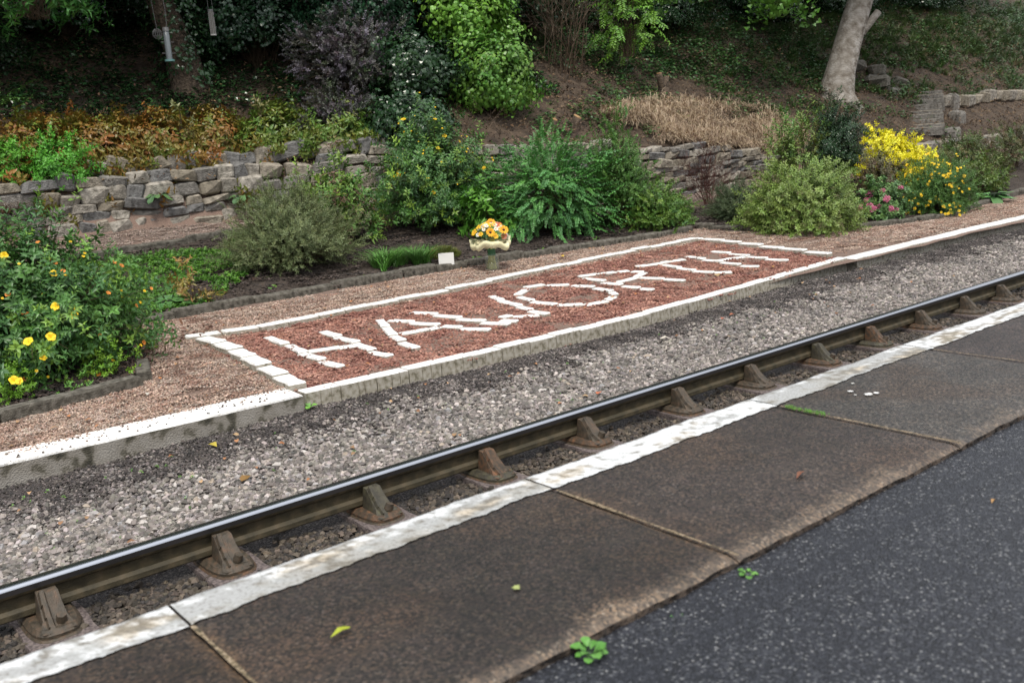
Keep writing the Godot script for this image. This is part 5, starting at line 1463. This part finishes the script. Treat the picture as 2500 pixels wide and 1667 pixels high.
	bush("ivy_thicket", "dark ivy thicket between the leaning trunk and the purple bush", "ivy", behind(7.0, -10.6, 0.9), 1.3, 1.0, 2.2, S.ivy, 1500, [Color(0.018, 0.05, 0.025), Color(0.026, 0.07, 0.03), Color(0.012, 0.032, 0.015)], {"start": 0.3, "low": 0.0, "mat": M.gloss, "group": "dark ivy thickets on the bank"})
	bush("ivy_thicket", "very dark ivy thicket filling the shade at the left of the trunk", "ivy", behind(4.6, -12.2, 0.9), 1.7, 0.9, 2.2, S.ivy, 1600, [Color(0.012, 0.035, 0.016), Color(0.018, 0.05, 0.02)], {"start": 0.3, "low": 0.0, "mat": M.gloss, "group": "dark ivy thickets on the bank"})  # leaf colours here and below darkened to carry the shade of the overhang
	var th := [[2.6, -12.0, 1.5, 2.0, "ivy thicket under the laurel at the left edge"], [10.6, -10.6, 1.3, 2.2, "ivy thicket behind the green climber"], [6.0, -13.4, 1.6, 1.8, "ivy thicket up the bank behind the leaning trunk"], [12.9, -10.9, 1.6, 2.4, "dark undergrowth behind the bare brown stems"], [8.95, -9.2, 0.8, 1.0, "low ivy thicket between the purple bush and the green climber"], [8.25, -8.55, 0.6, 0.5, "lowest ivy patch below the purple bush near the wall top"], [15.6, -12.2, 1.6, 1.6, "dark undergrowth at the top edge beyond the elder"], [18.6, -12.6, 1.7, 1.5, "dark undergrowth at the top edge left of the pale trunk"], [23.4, -13.2, 1.9, 1.5, "dark undergrowth at the top edge right of the pale trunk"], [28.5, -13.8, 2.2, 1.3, "dark undergrowth along the upper bank above the steps"], [35.0, -14.6, 2.8, 1.5, "dark undergrowth in the upper right corner"]]
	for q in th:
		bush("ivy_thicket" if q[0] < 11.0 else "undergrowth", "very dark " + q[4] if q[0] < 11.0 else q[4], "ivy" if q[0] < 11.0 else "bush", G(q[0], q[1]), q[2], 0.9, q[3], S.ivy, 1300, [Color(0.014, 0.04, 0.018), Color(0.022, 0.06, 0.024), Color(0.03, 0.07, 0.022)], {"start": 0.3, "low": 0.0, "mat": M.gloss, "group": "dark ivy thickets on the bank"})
	bush("bramble_thicket", "tangle of bare brown stems on the bank beside the green climber", "bush", behind(12.2, -9.3, 0.7), 1.15, 0.8, 2.6, S.canes, 72, [Color(0.1, 0.07, 0.045), Color(0.15, 0.11, 0.075), Color(0.06, 0.042, 0.03), Color(0.2, 0.15, 0.1)], {"per": 4, "start": 0.0, "up": 0.8, "foliage": "canes", "mat": M.matte, "stem": M.twig, "thick": 1.3, "low": 0.3, "foot": 0.45, "wild": 0.9})
	bush("elder", "light green elder sprays hanging down right of the bare stems", "bush", behind(14.3, -9.6, 0.4) + Vector3(0, 0.6, 0), 0.75, 0.6, 2.5, S.elder, 210, [Color(0.1, 0.26, 0.03), Color(0.15, 0.32, 0.045), Color(0.07, 0.19, 0.03)], {"start": 0.25, "up": -0.5, "flat": true, "hang": true, "per": 6})
	bush("laurel", "glossy dark laurel with long leaves in the upper left corner", "bush", behind(3.7, -10.3, 0.4) + Vector3(0, 1.35, 0), 1.3, 0.9, 2.0, S.whorl, 560, [Color(0.06, 0.2, 0.045), Color(0.085, 0.26, 0.05), Color(0.04, 0.14, 0.035)], {"start": 0.4, "mat": M.gloss, "hang": true, "low": -0.25, "up": -0.2})
	bush("fern", "arching dull green fern at the left edge below the laurel", "fern", G(3.05, -10.6), 0.5, 0.4, 0.75, S.frond, 60, [Color(0.04, 0.11, 0.03), Color(0.06, 0.14, 0.035)], {"start": 0.1, "up": -0.1, "flat": true, "size": 1.5, "per": 6})
	# leafy branches that hang in at the top edge
	bush("sycamore_branch", "leafy branch hanging in at the top left of the big pale trunk", "branch", Vector3(19.4, 4.15, -9.6), 1.2, 0.9, 1.3, S.syc, 130, [Color(0.07, 0.2, 0.03), Color(0.1, 0.25, 0.04), Color(0.05, 0.14, 0.03)], {"start": 0.2, "low": -0.7, "hang": true, "up": -0.5, "group": "branches hanging in at the top edge"})
	bush("sycamore_branch", "leafy branch hanging in at the top edge between elder and trunk", "branch", Vector3(16.6, 4.5, -10.6), 1.2, 0.9, 0.9, S.syc, 90, [Color(0.06, 0.17, 0.03), Color(0.09, 0.22, 0.04), Color(0.04, 0.12, 0.03)], {"start": 0.2, "low": -0.7, "hang": true, "up": -0.5, "group": "branches hanging in at the top edge"})
	# ground covers of the bank
	var near_b := []
	var far_b := []
	var lo_b := []
	for q in WZ:
		lo_b.append([q[0], q[1] - 0.25])
		near_b.append([q[0], q[1] - 1.6])
		far_b.append([q[0], q[1] - 8.0])
	var dk := [Color(0.02, 0.06, 0.022), Color(0.032, 0.085, 0.03), Color(0.045, 0.11, 0.035)]  # ivy colours darkened in place of shade from the trees above
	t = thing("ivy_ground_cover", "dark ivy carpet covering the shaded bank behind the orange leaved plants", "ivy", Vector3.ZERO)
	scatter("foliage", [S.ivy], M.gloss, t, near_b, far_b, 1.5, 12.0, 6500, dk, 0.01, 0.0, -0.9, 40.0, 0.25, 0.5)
	t = thing("ivy_ground_cover", "patchy green ivy covering the sunnier bank on both sides of the pale trunk", "ivy", Vector3.ZERO)
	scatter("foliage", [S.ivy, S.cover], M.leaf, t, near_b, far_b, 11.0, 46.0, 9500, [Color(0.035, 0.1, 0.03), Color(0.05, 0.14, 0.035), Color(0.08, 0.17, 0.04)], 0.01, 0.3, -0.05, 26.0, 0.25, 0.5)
	var mid_a := []
	var mid_b := []
	for q in WZ:
		mid_a.append([q[0], q[1] - 2.9])
		mid_b.append([q[0], q[1] - 7.5])
	t = thing("ivy_ground_cover", "dense ivy carpet on the slope between the bare stems and the pale trunk", "ivy", Vector3.ZERO)
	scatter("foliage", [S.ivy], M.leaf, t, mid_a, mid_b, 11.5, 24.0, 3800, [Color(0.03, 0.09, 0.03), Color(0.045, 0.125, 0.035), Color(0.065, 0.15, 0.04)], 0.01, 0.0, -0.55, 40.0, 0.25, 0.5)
	mid_a = []
	for q in WZ: mid_a.append([q[0], q[1] - 3.6])
	t = thing("ivy_ground_cover", "rough green weeds and ivy on the upper bank above the stone steps", "ivy", Vector3.ZERO)
	scatter("foliage", [S.ivy, S.grass, S.cover], M.leaf, t, mid_a, mid_b, 23.0, 52.0, 5200, [Color(0.035, 0.085, 0.025), Color(0.06, 0.12, 0.03), Color(0.085, 0.13, 0.04)], 0.01, 0.0, -0.4, 30.0, 0.25, 0.5)
	t = thing("twig_litter", "dead brown twigs lying on the bare soil of the bank", "twigs", Vector3.ZERO)
	scatter("twigs", [S.twigs], M.matte, t, lo_b, mid_b, 8.5, 26.0, 420, [Color(0.12, 0.085, 0.06), Color(0.2, 0.15, 0.11), Color(0.07, 0.05, 0.035)], 0.02, 0.0, -2.0, 30.0, 0.25, 1.5)
	t = thing("weedy_plants", "scattered low weeds and ivy along the bare top of the wall", "weeds", Vector3.ZERO)
	scatter("foliage", [S.cover, S.ivy], M.leaf, t, lo_b, near_b, 8.5, 24.0, 420, [Color(0.05, 0.14, 0.04), Color(0.09, 0.2, 0.05)], 0.01, 0.0, 0.2, 45.0)
	t = thing("cut_grass", "pale dry cut grass spread over the bank above the right wall", "dry grass", Vector3.ZERO)
	scatter("foliage", [S.hay], M.matte, t, [[12.0, -7.25], [15.6, -7.38], [18.5, -7.7]], [[12.0, -8.1], [14.5, -9.3], [17.5, -9.5], [18.5, -8.8]], 12.2, 18.2, 1500, [Color(0.46, 0.36, 0.25), Color(0.57, 0.46, 0.34), Color(0.34, 0.25, 0.18)], 0.03, 0.0, -0.2, 34.0, 0.25, 0.3)
	t = thing("bank_grass", "tufts of rough green grass on the bank around the stone steps", "grass", Vector3.ZERO)
	scatter("foliage", [S.grass], M.leaf, t, near_b, far_b, 18.0, 46.0, 900, [Color(0.07, 0.15, 0.03), Color(0.12, 0.17, 0.05), Color(0.05, 0.12, 0.03)], 0.0, 0.0, 0.05, 30.0)

func rosette(called: String, label: String, category: String, at: Vector3, n: int, l: float, w: float, cols: Array, rise: float, group := "") -> void:
	var t := thing(called, label, category, at, 0.0, group)
	for i in n:
		var st := begin()
		var a := i * 2.4
		var e := rise * (0.35 + 0.9 * float(i) / n)
		var s := r(0.7, 1.1)
		if l < 0.06: twig(st, Vector3.ZERO, Vector3(cos(a), e, sin(a)) * l * 0.4, l * 0.03)
		leaf(st, Vector3(cos(a), e, sin(a)) * (l * 0.38 if l < 0.06 else 0.0), Vector3(cos(a), e * (0.4 if l < 0.06 else 1.0), sin(a)), Vector3(-cos(a) * e, 1, -sin(a) * e), l * s, w * s, r(0.1, 0.3) if l < 0.06 else r(0.25, 0.5), 0.55)
		st.set_color(Color.WHITE)
		var c := shade(cols, 0.15)
		var m: StandardMaterial3D = S.get("flat%s" % (i % 3) + str(cols[0]), null)
		if m == null:
			m = flat_mat(c.linear_to_srgb(), 0.5, false, 0.3)
			S["flat%s" % (i % 3) + str(cols[0])] = m
		part("leaf", done(st), m, t)

func iris(called: String, label: String, at: Vector3, cols: Array, n: int, mesh: Mesh, size: float, spread: float) -> void:
	var t := thing(called, label, "plant", at)
	var where := []
	var tint := []
	for i in n:
		var s := size * r(0.8, 1.1)
		where.append(Transform3D(Basis(Vector3.UP, r(0, TAU)).scaled(Vector3(s, s, s)), Vector3(r(-spread, spread), 0, r(-spread, spread))))
		tint.append(shade(cols))
	copies("leaves", mesh, M.leaf, t, where, tint)

func heads(t: Node3D, n: int, cols: Array, size: float) -> void:
	var tips: Array = t.get_meta("tips")
	var where := []
	var tint := []
	for i in n:
		var q: Array = tips[rng.randi() % tips.size()]
		if q[1].y < 0.0: continue
		var s := size * r(0.6, 1.2)
		where.append(Transform3D(along(q[1] + Vector3(0, 0.8, 0) + rv() * 0.3, r(-PI, PI)).scaled(Vector3(s, s, s)), q[0] * r(0.95, 1.05) + rv() * 0.06))
		tint.append(shade(cols))
	copies("seed_heads", S.head, M.matte, t, where, tint)

func head_mesh() -> ArrayMesh:
	var st := begin()
	for i in 60:
		var v := r(0.75, 1.2)
		st.set_color(Color(0.66 * v, 0.14 * v, 0.3 * v) if i % 6 else Color(0.7 * v, 0.45 * v, 0.45 * v))
		var a := r(0, TAU)
		var d := sqrt(r(0, 1)) * 0.055
		chip(st, Vector3(cos(a) * d, 0.02 - d * d * 5.0, sin(a) * d), r(0.006, 0.01), 0.9)
	return done(st)

func lathe(pts: Array, n := 20) -> ArrayMesh:
	var st := begin(true)
	for i in pts.size() - 1:
		for k in n:
			var a := TAU * k / n
			var b := TAU * (k + 1) / n
			var p: Vector2 = pts[i]
			var q: Vector2 = pts[i + 1]
			var u := Vector3(cos(a), 0, sin(a))
			var v := Vector3(cos(b), 0, sin(b))
			quad(st, u * p.x + Vector3(0, p.y, 0), v * p.x + Vector3(0, p.y, 0), v * q.x + Vector3(0, q.y, 0), u * q.x + Vector3(0, q.y, 0), u + v + Vector3(0, 0.01, 0))
	return done(st)

func small_things() -> void:
	# vase with the bouquet
	var at := G(6.83, -4.78)
	var t := thing("glass_vase", "clear glass vase with water standing on the gravel behind the letters", "vase", at)
	part("glass", lathe([Vector2(0.001, 0.004), Vector2(0.078, 0.004), Vector2(0.08, 0.012), Vector2(0.08, 0.2)], 28), M.glass, t)
	var water := flat_mat(Color(0.5, 0.48, 0.2, 0.2), 0.05)
	water.transparency = BaseMaterial3D.TRANSPARENCY_ALPHA
	part("water", lathe([Vector2(0.075, 0.018), Vector2(0.075, 0.13), Vector2(0.001, 0.13)], 28), water, t)
	var bq := thing("bouquet", "bouquet of sunflowers and daisies in pale yellow paper standing in the vase", "flowers", at)
	var stem_m := flat_mat(lin(0.42, 0.4, 0.13), 0.6)
	for i in 26:
		var st := begin()
		var a := r(0, TAU)
		var p := Vector3(cos(a), 0, sin(a)) * r(0.01, 0.065)
		tube(st, [p + Vector3(0, 0.02, 0), Vector3(p.x * 0.4, 0.22, p.z * 0.4), Vector3(-p.x * 1.2, 0.38, -p.z * 1.2)], [0.006, 0.006, 0.004], 5)
		part("stem", done(st), stem_m, bq)
	var band := lathe([Vector2(0.05, 0.18), Vector2(0.045, 0.22), Vector2(0.052, 0.255)], 16)
	part("green_ribbon", band, flat_mat(lin(0.04, 0.16, 0.07), 0.5), bq)
	var st2 := begin(true)
	var prev := []
	for k in 49:
		var a := TAU * k / 48.0
		var row := []
		for q in [[0.06, 0.262], [0.13, 0.318], [0.205, 0.345], [0.236, 0.34], [0.232, 0.3], [0.205, 0.268]]:
			var wv: float = 1.0 + 0.07 * sin(a * 5.0 + 0.6) * (q[0] / 0.22) + 0.05 * sin(a * 11.0)
			row.append(Vector3(cos(a) * q[0] * wv, q[1] + 0.022 * sin(a * 3.0 + 1.0) * (q[0] / 0.2) + 0.012 * sin(a * 8.0) * (q[0] / 0.2), sin(a) * q[0] * wv))
		if prev.size():
			for i in 5: quad(st2, prev[i], row[i], row[i + 1], prev[i + 1], Vector3(cos(a), 0.2, sin(a)))
		prev = row
	part("paper_wrap", done(st2), M.paper, bq)
	var to := (EYE - at).normalized()
	var sun_m := flat_mat(lin(0.85, 0.42, 0.01), 0.6, true, 0.2)
	for q in [[-0.11, 0.44, 0.1], [0.05, 0.45, 0.12], [0.0, 0.53, 0.0]]:
		var o := part("sunflower", S.sunflower, sun_m, bq, Vector3(q[0] * 1.1, q[1] + 0.02, q[2] * 1.3 + 0.03))
		o.basis = along(to + Vector3(0, 0.5, 0) + rv() * 0.4, r(-3, 3))
	var kinds := [["white_daisy", flat_mat(lin(0.75, 0.72, 0.6), 0.6, true), S.daisy, 1.5, 34], ["yellow_flower", flat_mat(lin(0.8, 0.5, 0.02), 0.6, true), S.daisy, 1.9, 30], ["red_flower", flat_mat(lin(0.55, 0.11, 0.03), 0.6, true), S.flower, 1.2, 8], ["cream_flower", flat_mat(lin(0.6, 0.52, 0.42), 0.7, true), S.head, 0.9, 12]]
	for k in kinds:
		for i in k[4]:
			var a := r(0, TAU)
			var e := r(0.1, 1.4)
			var p := Vector3(cos(a) * cos(e) * 0.205, 0.37 + sin(e) * 0.18, sin(a) * cos(e) * 0.205)
			if k[0] == "red_flower" or k[0] == "cream_flower": p.x = absf(p.x) * r(0.4, 1.0)
			var o := part(k[0], k[2], k[1], bq, p * Vector3(1, 1, 1))
			o.basis = along(p - Vector3(0, 0.3, 0) + to * 0.15 + rv() * 0.05, r(-3, 3)).scaled(Vector3.ONE * k[3] * r(0.85, 1.15))
	where_green(bq)
	# blank plaque
	t = thing("plaque", "blank pale square plaque leaning on the dark edging", "plaque", G(6.45, -5.16, 0.06), -0.62)
	var pb := part("plate", block([Vector2(-0.09, -0.006), Vector2(0.09, -0.006), Vector2(0.09, 0.006), Vector2(-0.09, 0.006)], 0.0, 0.15, 0.002, M.plaque, M.plaque), null, t)
	pb.rotation.x = -0.45
	var stk := BoxMesh.new()
	stk.size = Vector3(0.02, 0.1, 0.01)
	part("stake", stk, M.wire, t, Vector3(0, -0.03, -0.02))
	# bird feeders
	t = thing("bird_feeder", "clear tube bird feeder with perches hanging beside the leaning trunk", "bird feeder", Vector3(5.62, 3.02, -10.75), 0.0, "bird feeders hanging in the shade")
	part("tube", lathe([Vector2(0.045, 0.03), Vector2(0.045, 0.44), Vector2(0.02, 0.46)], 16), flat_mat(lin(0.17, 0.19, 0.2), 0.2), t)
	part("tray", lathe([Vector2(0.001, 0.0), Vector2(0.07, 0.0), Vector2(0.07, 0.03), Vector2(0.045, 0.03)], 16), flat_mat(lin(0.1, 0.2, 0.2), 0.4), t)
	part("cap", lathe([Vector2(0.05, 0.43), Vector2(0.045, 0.49), Vector2(0.001, 0.5)], 16), M.wire, t)
	for y in [0.12, 0.28]:
		var pg := begin()
		tube(pg, [Vector3(-0.1, y, 0), Vector3(0.1, y, 0)], [0.005, 0.005], 6)
		part("perch", done(pg), M.wire, t)
	var wr := begin()
	tube(wr, [Vector3(0.02, 0.48, 0), Vector3(0.03, 0.75, 0), Vector3(-0.02, 1.4, 0)], [0.004, 0.004, 0.004], 5)
	part("hanging_wire", done(wr), M.wire, t)
	t = thing("bird_feeder", "slim wire mesh bird feeder hanging right of the ivy clad trunk", "bird feeder", Vector3(6.42, 3.42, -10.9), 0.0, "bird feeders hanging in the shade")
	part("mesh_tube", lathe([Vector2(0.036, 0.02), Vector2(0.036, 0.36)], 14), flat_mat(lin(0.16, 0.15, 0.13), 0.5), t)
	for k in 10:
		var bw := begin()
		var a := TAU * k / 10.0
		tube(bw, [Vector3(cos(a) * 0.04, 0.01, sin(a) * 0.04), Vector3(cos(a) * 0.04, 0.37, sin(a) * 0.04)], [0.003, 0.003], 4)
		part("wire_bar", done(bw), M.plaque, t)
	part("base", lathe([Vector2(0.001, 0.0), Vector2(0.045, 0.0), Vector2(0.045, 0.02), Vector2(0.001, 0.025)], 14), M.plaque, t)
	part("lid", lathe([Vector2(0.046, 0.36), Vector2(0.044, 0.385), Vector2(0.001, 0.39)], 14), M.wire, t)
	for s in [-1, 1]:
		wr = begin()
		tube(wr, [Vector3(s * 0.035, 0.38, 0), Vector3(s * 0.03, 0.9, 0), Vector3(0, 1.3, 0)], [0.003, 0.003, 0.003], 4)
		part("hanging_wire", done(wr), M.wire, t)
	t = thing("fat_ball_cage", "round wire cage feeder hanging against the clear tube feeder", "bird feeder", Vector3(5.5, 3.42, -10.78), 0.0, "bird feeders hanging in the shade")
	for k in 8:
		var ring := begin()
		var pp := []
		for i in 17:
			var a := TAU * i / 16.0
			pp.append(Vector3(cos(a) * 0.075, sin(a) * 0.075, 0).rotated(Vector3.UP, PI * k / 8.0) if k < 6 else Vector3(cos(a) * 0.068, (k - 6.5) * 0.06, sin(a) * 0.068))
		tube(ring, pp, pp.map(func(_q): return 0.003), 4, false)
		part("wire_ring", done(ring), M.wire, t)
	wr = begin()
	tube(wr, [Vector3(0, 0.075, 0), Vector3(-0.02, 0.9, -0.1)], [0.003, 0.003], 4)
	part("hanging_wire", done(wr), M.wire, t)
	# fallen leaves that one can point at
	var leaves := [[3.4, -3.0, 0, "", ""]]
	var spots := [[0.72, 2.6, 0.765, Color(0.3, 0.34, 0.02), 0.05, "narrow yellow green fallen leaf on the nearest platform slab"], [5.35, -4.72, 0.1, Color(0.4, 0.22, 0.12), 0.075, "pale brown fallen leaf on the gravel left of the plaque"], [1.98, -0.86, -0.15, Color(0.2, 0.11, 0.03), 0.1, "brown and green fallen leaf on the pale ballast at left"], [5.93, -1.32, -0.15, Color(0.55, 0.5, 0.42), 0.09, "pale flat leaf scrap on the dark grit below the bed border"], [6.85, -1.45, -0.15, Color(0.35, 0.1, 0.05), 0.07, "red brown fallen leaf on dark grit, right of the pale scrap"], [7.05, -1.5, -0.15, Color(0.35, 0.12, 0.06), 0.07, "second red brown fallen leaf close to the first on dark grit"], [2.1, -1.62, -0.15, Color(0.4, 0.32, 0.04), 0.08, "yellow fallen leaf on dark grit under the left kerb"], [8.2, -2.6, 0.0, Color(0.35, 0.24, 0.12), 0.1, "tan fallen leaf on the red chippings below letter T"], [9.0, -2.45, 0.0, Color(0.5, 0.26, 0.05), 0.06, "orange fallen leaf on the red chippings below the last H"], [7.9, -4.75, 0.1, Color(0.5, 0.33, 0.04), 0.07, "yellow fallen leaf on the gravel right of the vase"], [2.1, -2.75, 0.0, Color(0.45, 0.43, 0.38), 0.06, "pale pebble-like leaf scrap on the gravel near the mossy edging"], [4.4, -0.55, -0.15, Color(0.42, 0.13, 0.06), 0.07, "orange red fallen leaf on pale ballast beside the rail"], [1.9, 2.75, 0.765, Color(0.16, 0.06, 0.03), 0.05, "dark red brown leaf on the third platform slab"], [2.1, 3.12, 0.735, Color(0.35, 0.2, 0.08), 0.035, "small tan leaf on the tarmac behind the slabs"]]
	for q in spots:
		var st := begin()
		leaf(st, Vector3(-q[4] * 0.5, 0, 0), Vector3(1, 0.12, 0), Vector3.UP, q[4], q[4] * (0.26 if q[1] > 2.5 else 0.6), 0.12, 0.51)
		var y: float = q[2] if q[1] > 2.0 else H(q[0], q[1]) + 0.028
		var o := part("fallen_leaf", done(st), flat_mat(q[3].linear_to_srgb(), 0.7), null, Vector3(q[0], y + 0.004, q[1]))
		o.rotation = Vector3(r(-0.2, 0.2), r(0, TAU) if q[1] < 2.5 else 0.25, r(-0.1, 0.1))
		tag(o, q[5], "leaf", "fallen leaves")
	# weeds in the platform joint and the ballast
	rosette("platform_weed", "bright green weed in the gap between slab and tarmac, largest one", "weed", Vector3(1.01, 0.735, 2.94), 13, 0.026, 0.02, [Color(0.07, 0.21, 0.03), Color(0.1, 0.26, 0.045)], 1.5)
	rosette("platform_weed", "small green weed at the end of the sandy slab joint", "weed", Vector3(1.44, 0.735, 2.945), 8, 0.016, 0.013, [Color(0.08, 0.22, 0.03), Color(0.12, 0.28, 0.05)], 1.0)
	rosette("platform_weed", "tiny green weed in the tarmac gap at the lower left of the largest", "weed", Vector3(0.88, 0.733, 2.955), 5, 0.013, 0.01, [Color(0.1, 0.26, 0.06), Color(0.1, 0.3, 0.06)], 0.6)
	rosette("platform_weed", "tiny green weed in the tarmac gap between the two larger ones", "weed", Vector3(1.22, 0.733, 2.95), 5, 0.012, 0.009, [Color(0.1, 0.26, 0.06), Color(0.1, 0.3, 0.06)], 0.6)
	t = thing("joint_moss", "streak of bright green moss in the joint before the grey slab", "moss", Vector3.ZERO)
	var wh := []
	var ti := []
	for i in 160:
		wh.append(Transform3D(Basis(Vector3.UP, r(0, TAU)).scaled(Vector3.ONE * r(0.06, 0.12)), Vector3(2.37 + r(-0.012, 0.012), 0.763, r(2.38, 2.52))))
		ti.append(shade([Color(0.1, 0.3, 0.03), Color(0.16, 0.34, 0.04)]))
	copies("moss", S.turf, M.leaf, t, wh, ti)
	t = thing("ballast_weeds", "scattered tiny green weeds among the pale ballast stones", "weeds", Vector3.ZERO)
	scatter("foliage", [S.speck], M.leaf, t, [[0.5, -0.5], [9.0, -0.6]], [[0.5, -1.7], [9.0, -1.7]], 0.9, 8.5, 60, [Color(0.1, 0.26, 0.04), Color(0.14, 0.3, 0.05)], 0.015, 0.6, -0.1, 80.0)
	rosette("kerb_weed", "small green weed at the foot of the kerb corner left of the grooved setts", "weed", G(2.93, -1.93, 0.02), 4, 0.07, 0.045, [Color(0.12, 0.3, 0.05), LIMEC], 0.8)

const LIMEC := Color(0.15, 0.34, 0.035)

func where_green(bq: Node3D) -> void:
	var where := []
	var tint := []
	for i in 40:
		var a := r(0, TAU)
		var p := Vector3(cos(a) * r(0.05, 0.19), r(0.34, 0.48), sin(a) * r(0.05, 0.19))
		where.append(Transform3D(along(p - Vector3(0, 0.25, 0) + rv() * 0.1, r(-3, 3)).scaled(Vector3.ONE * 0.6), p))
		tint.append(shade([Color(0.05, 0.13, 0.03), Color(0.09, 0.17, 0.06)]))
	copies("greenery", S.lance, M.leaf, bq, where, tint)
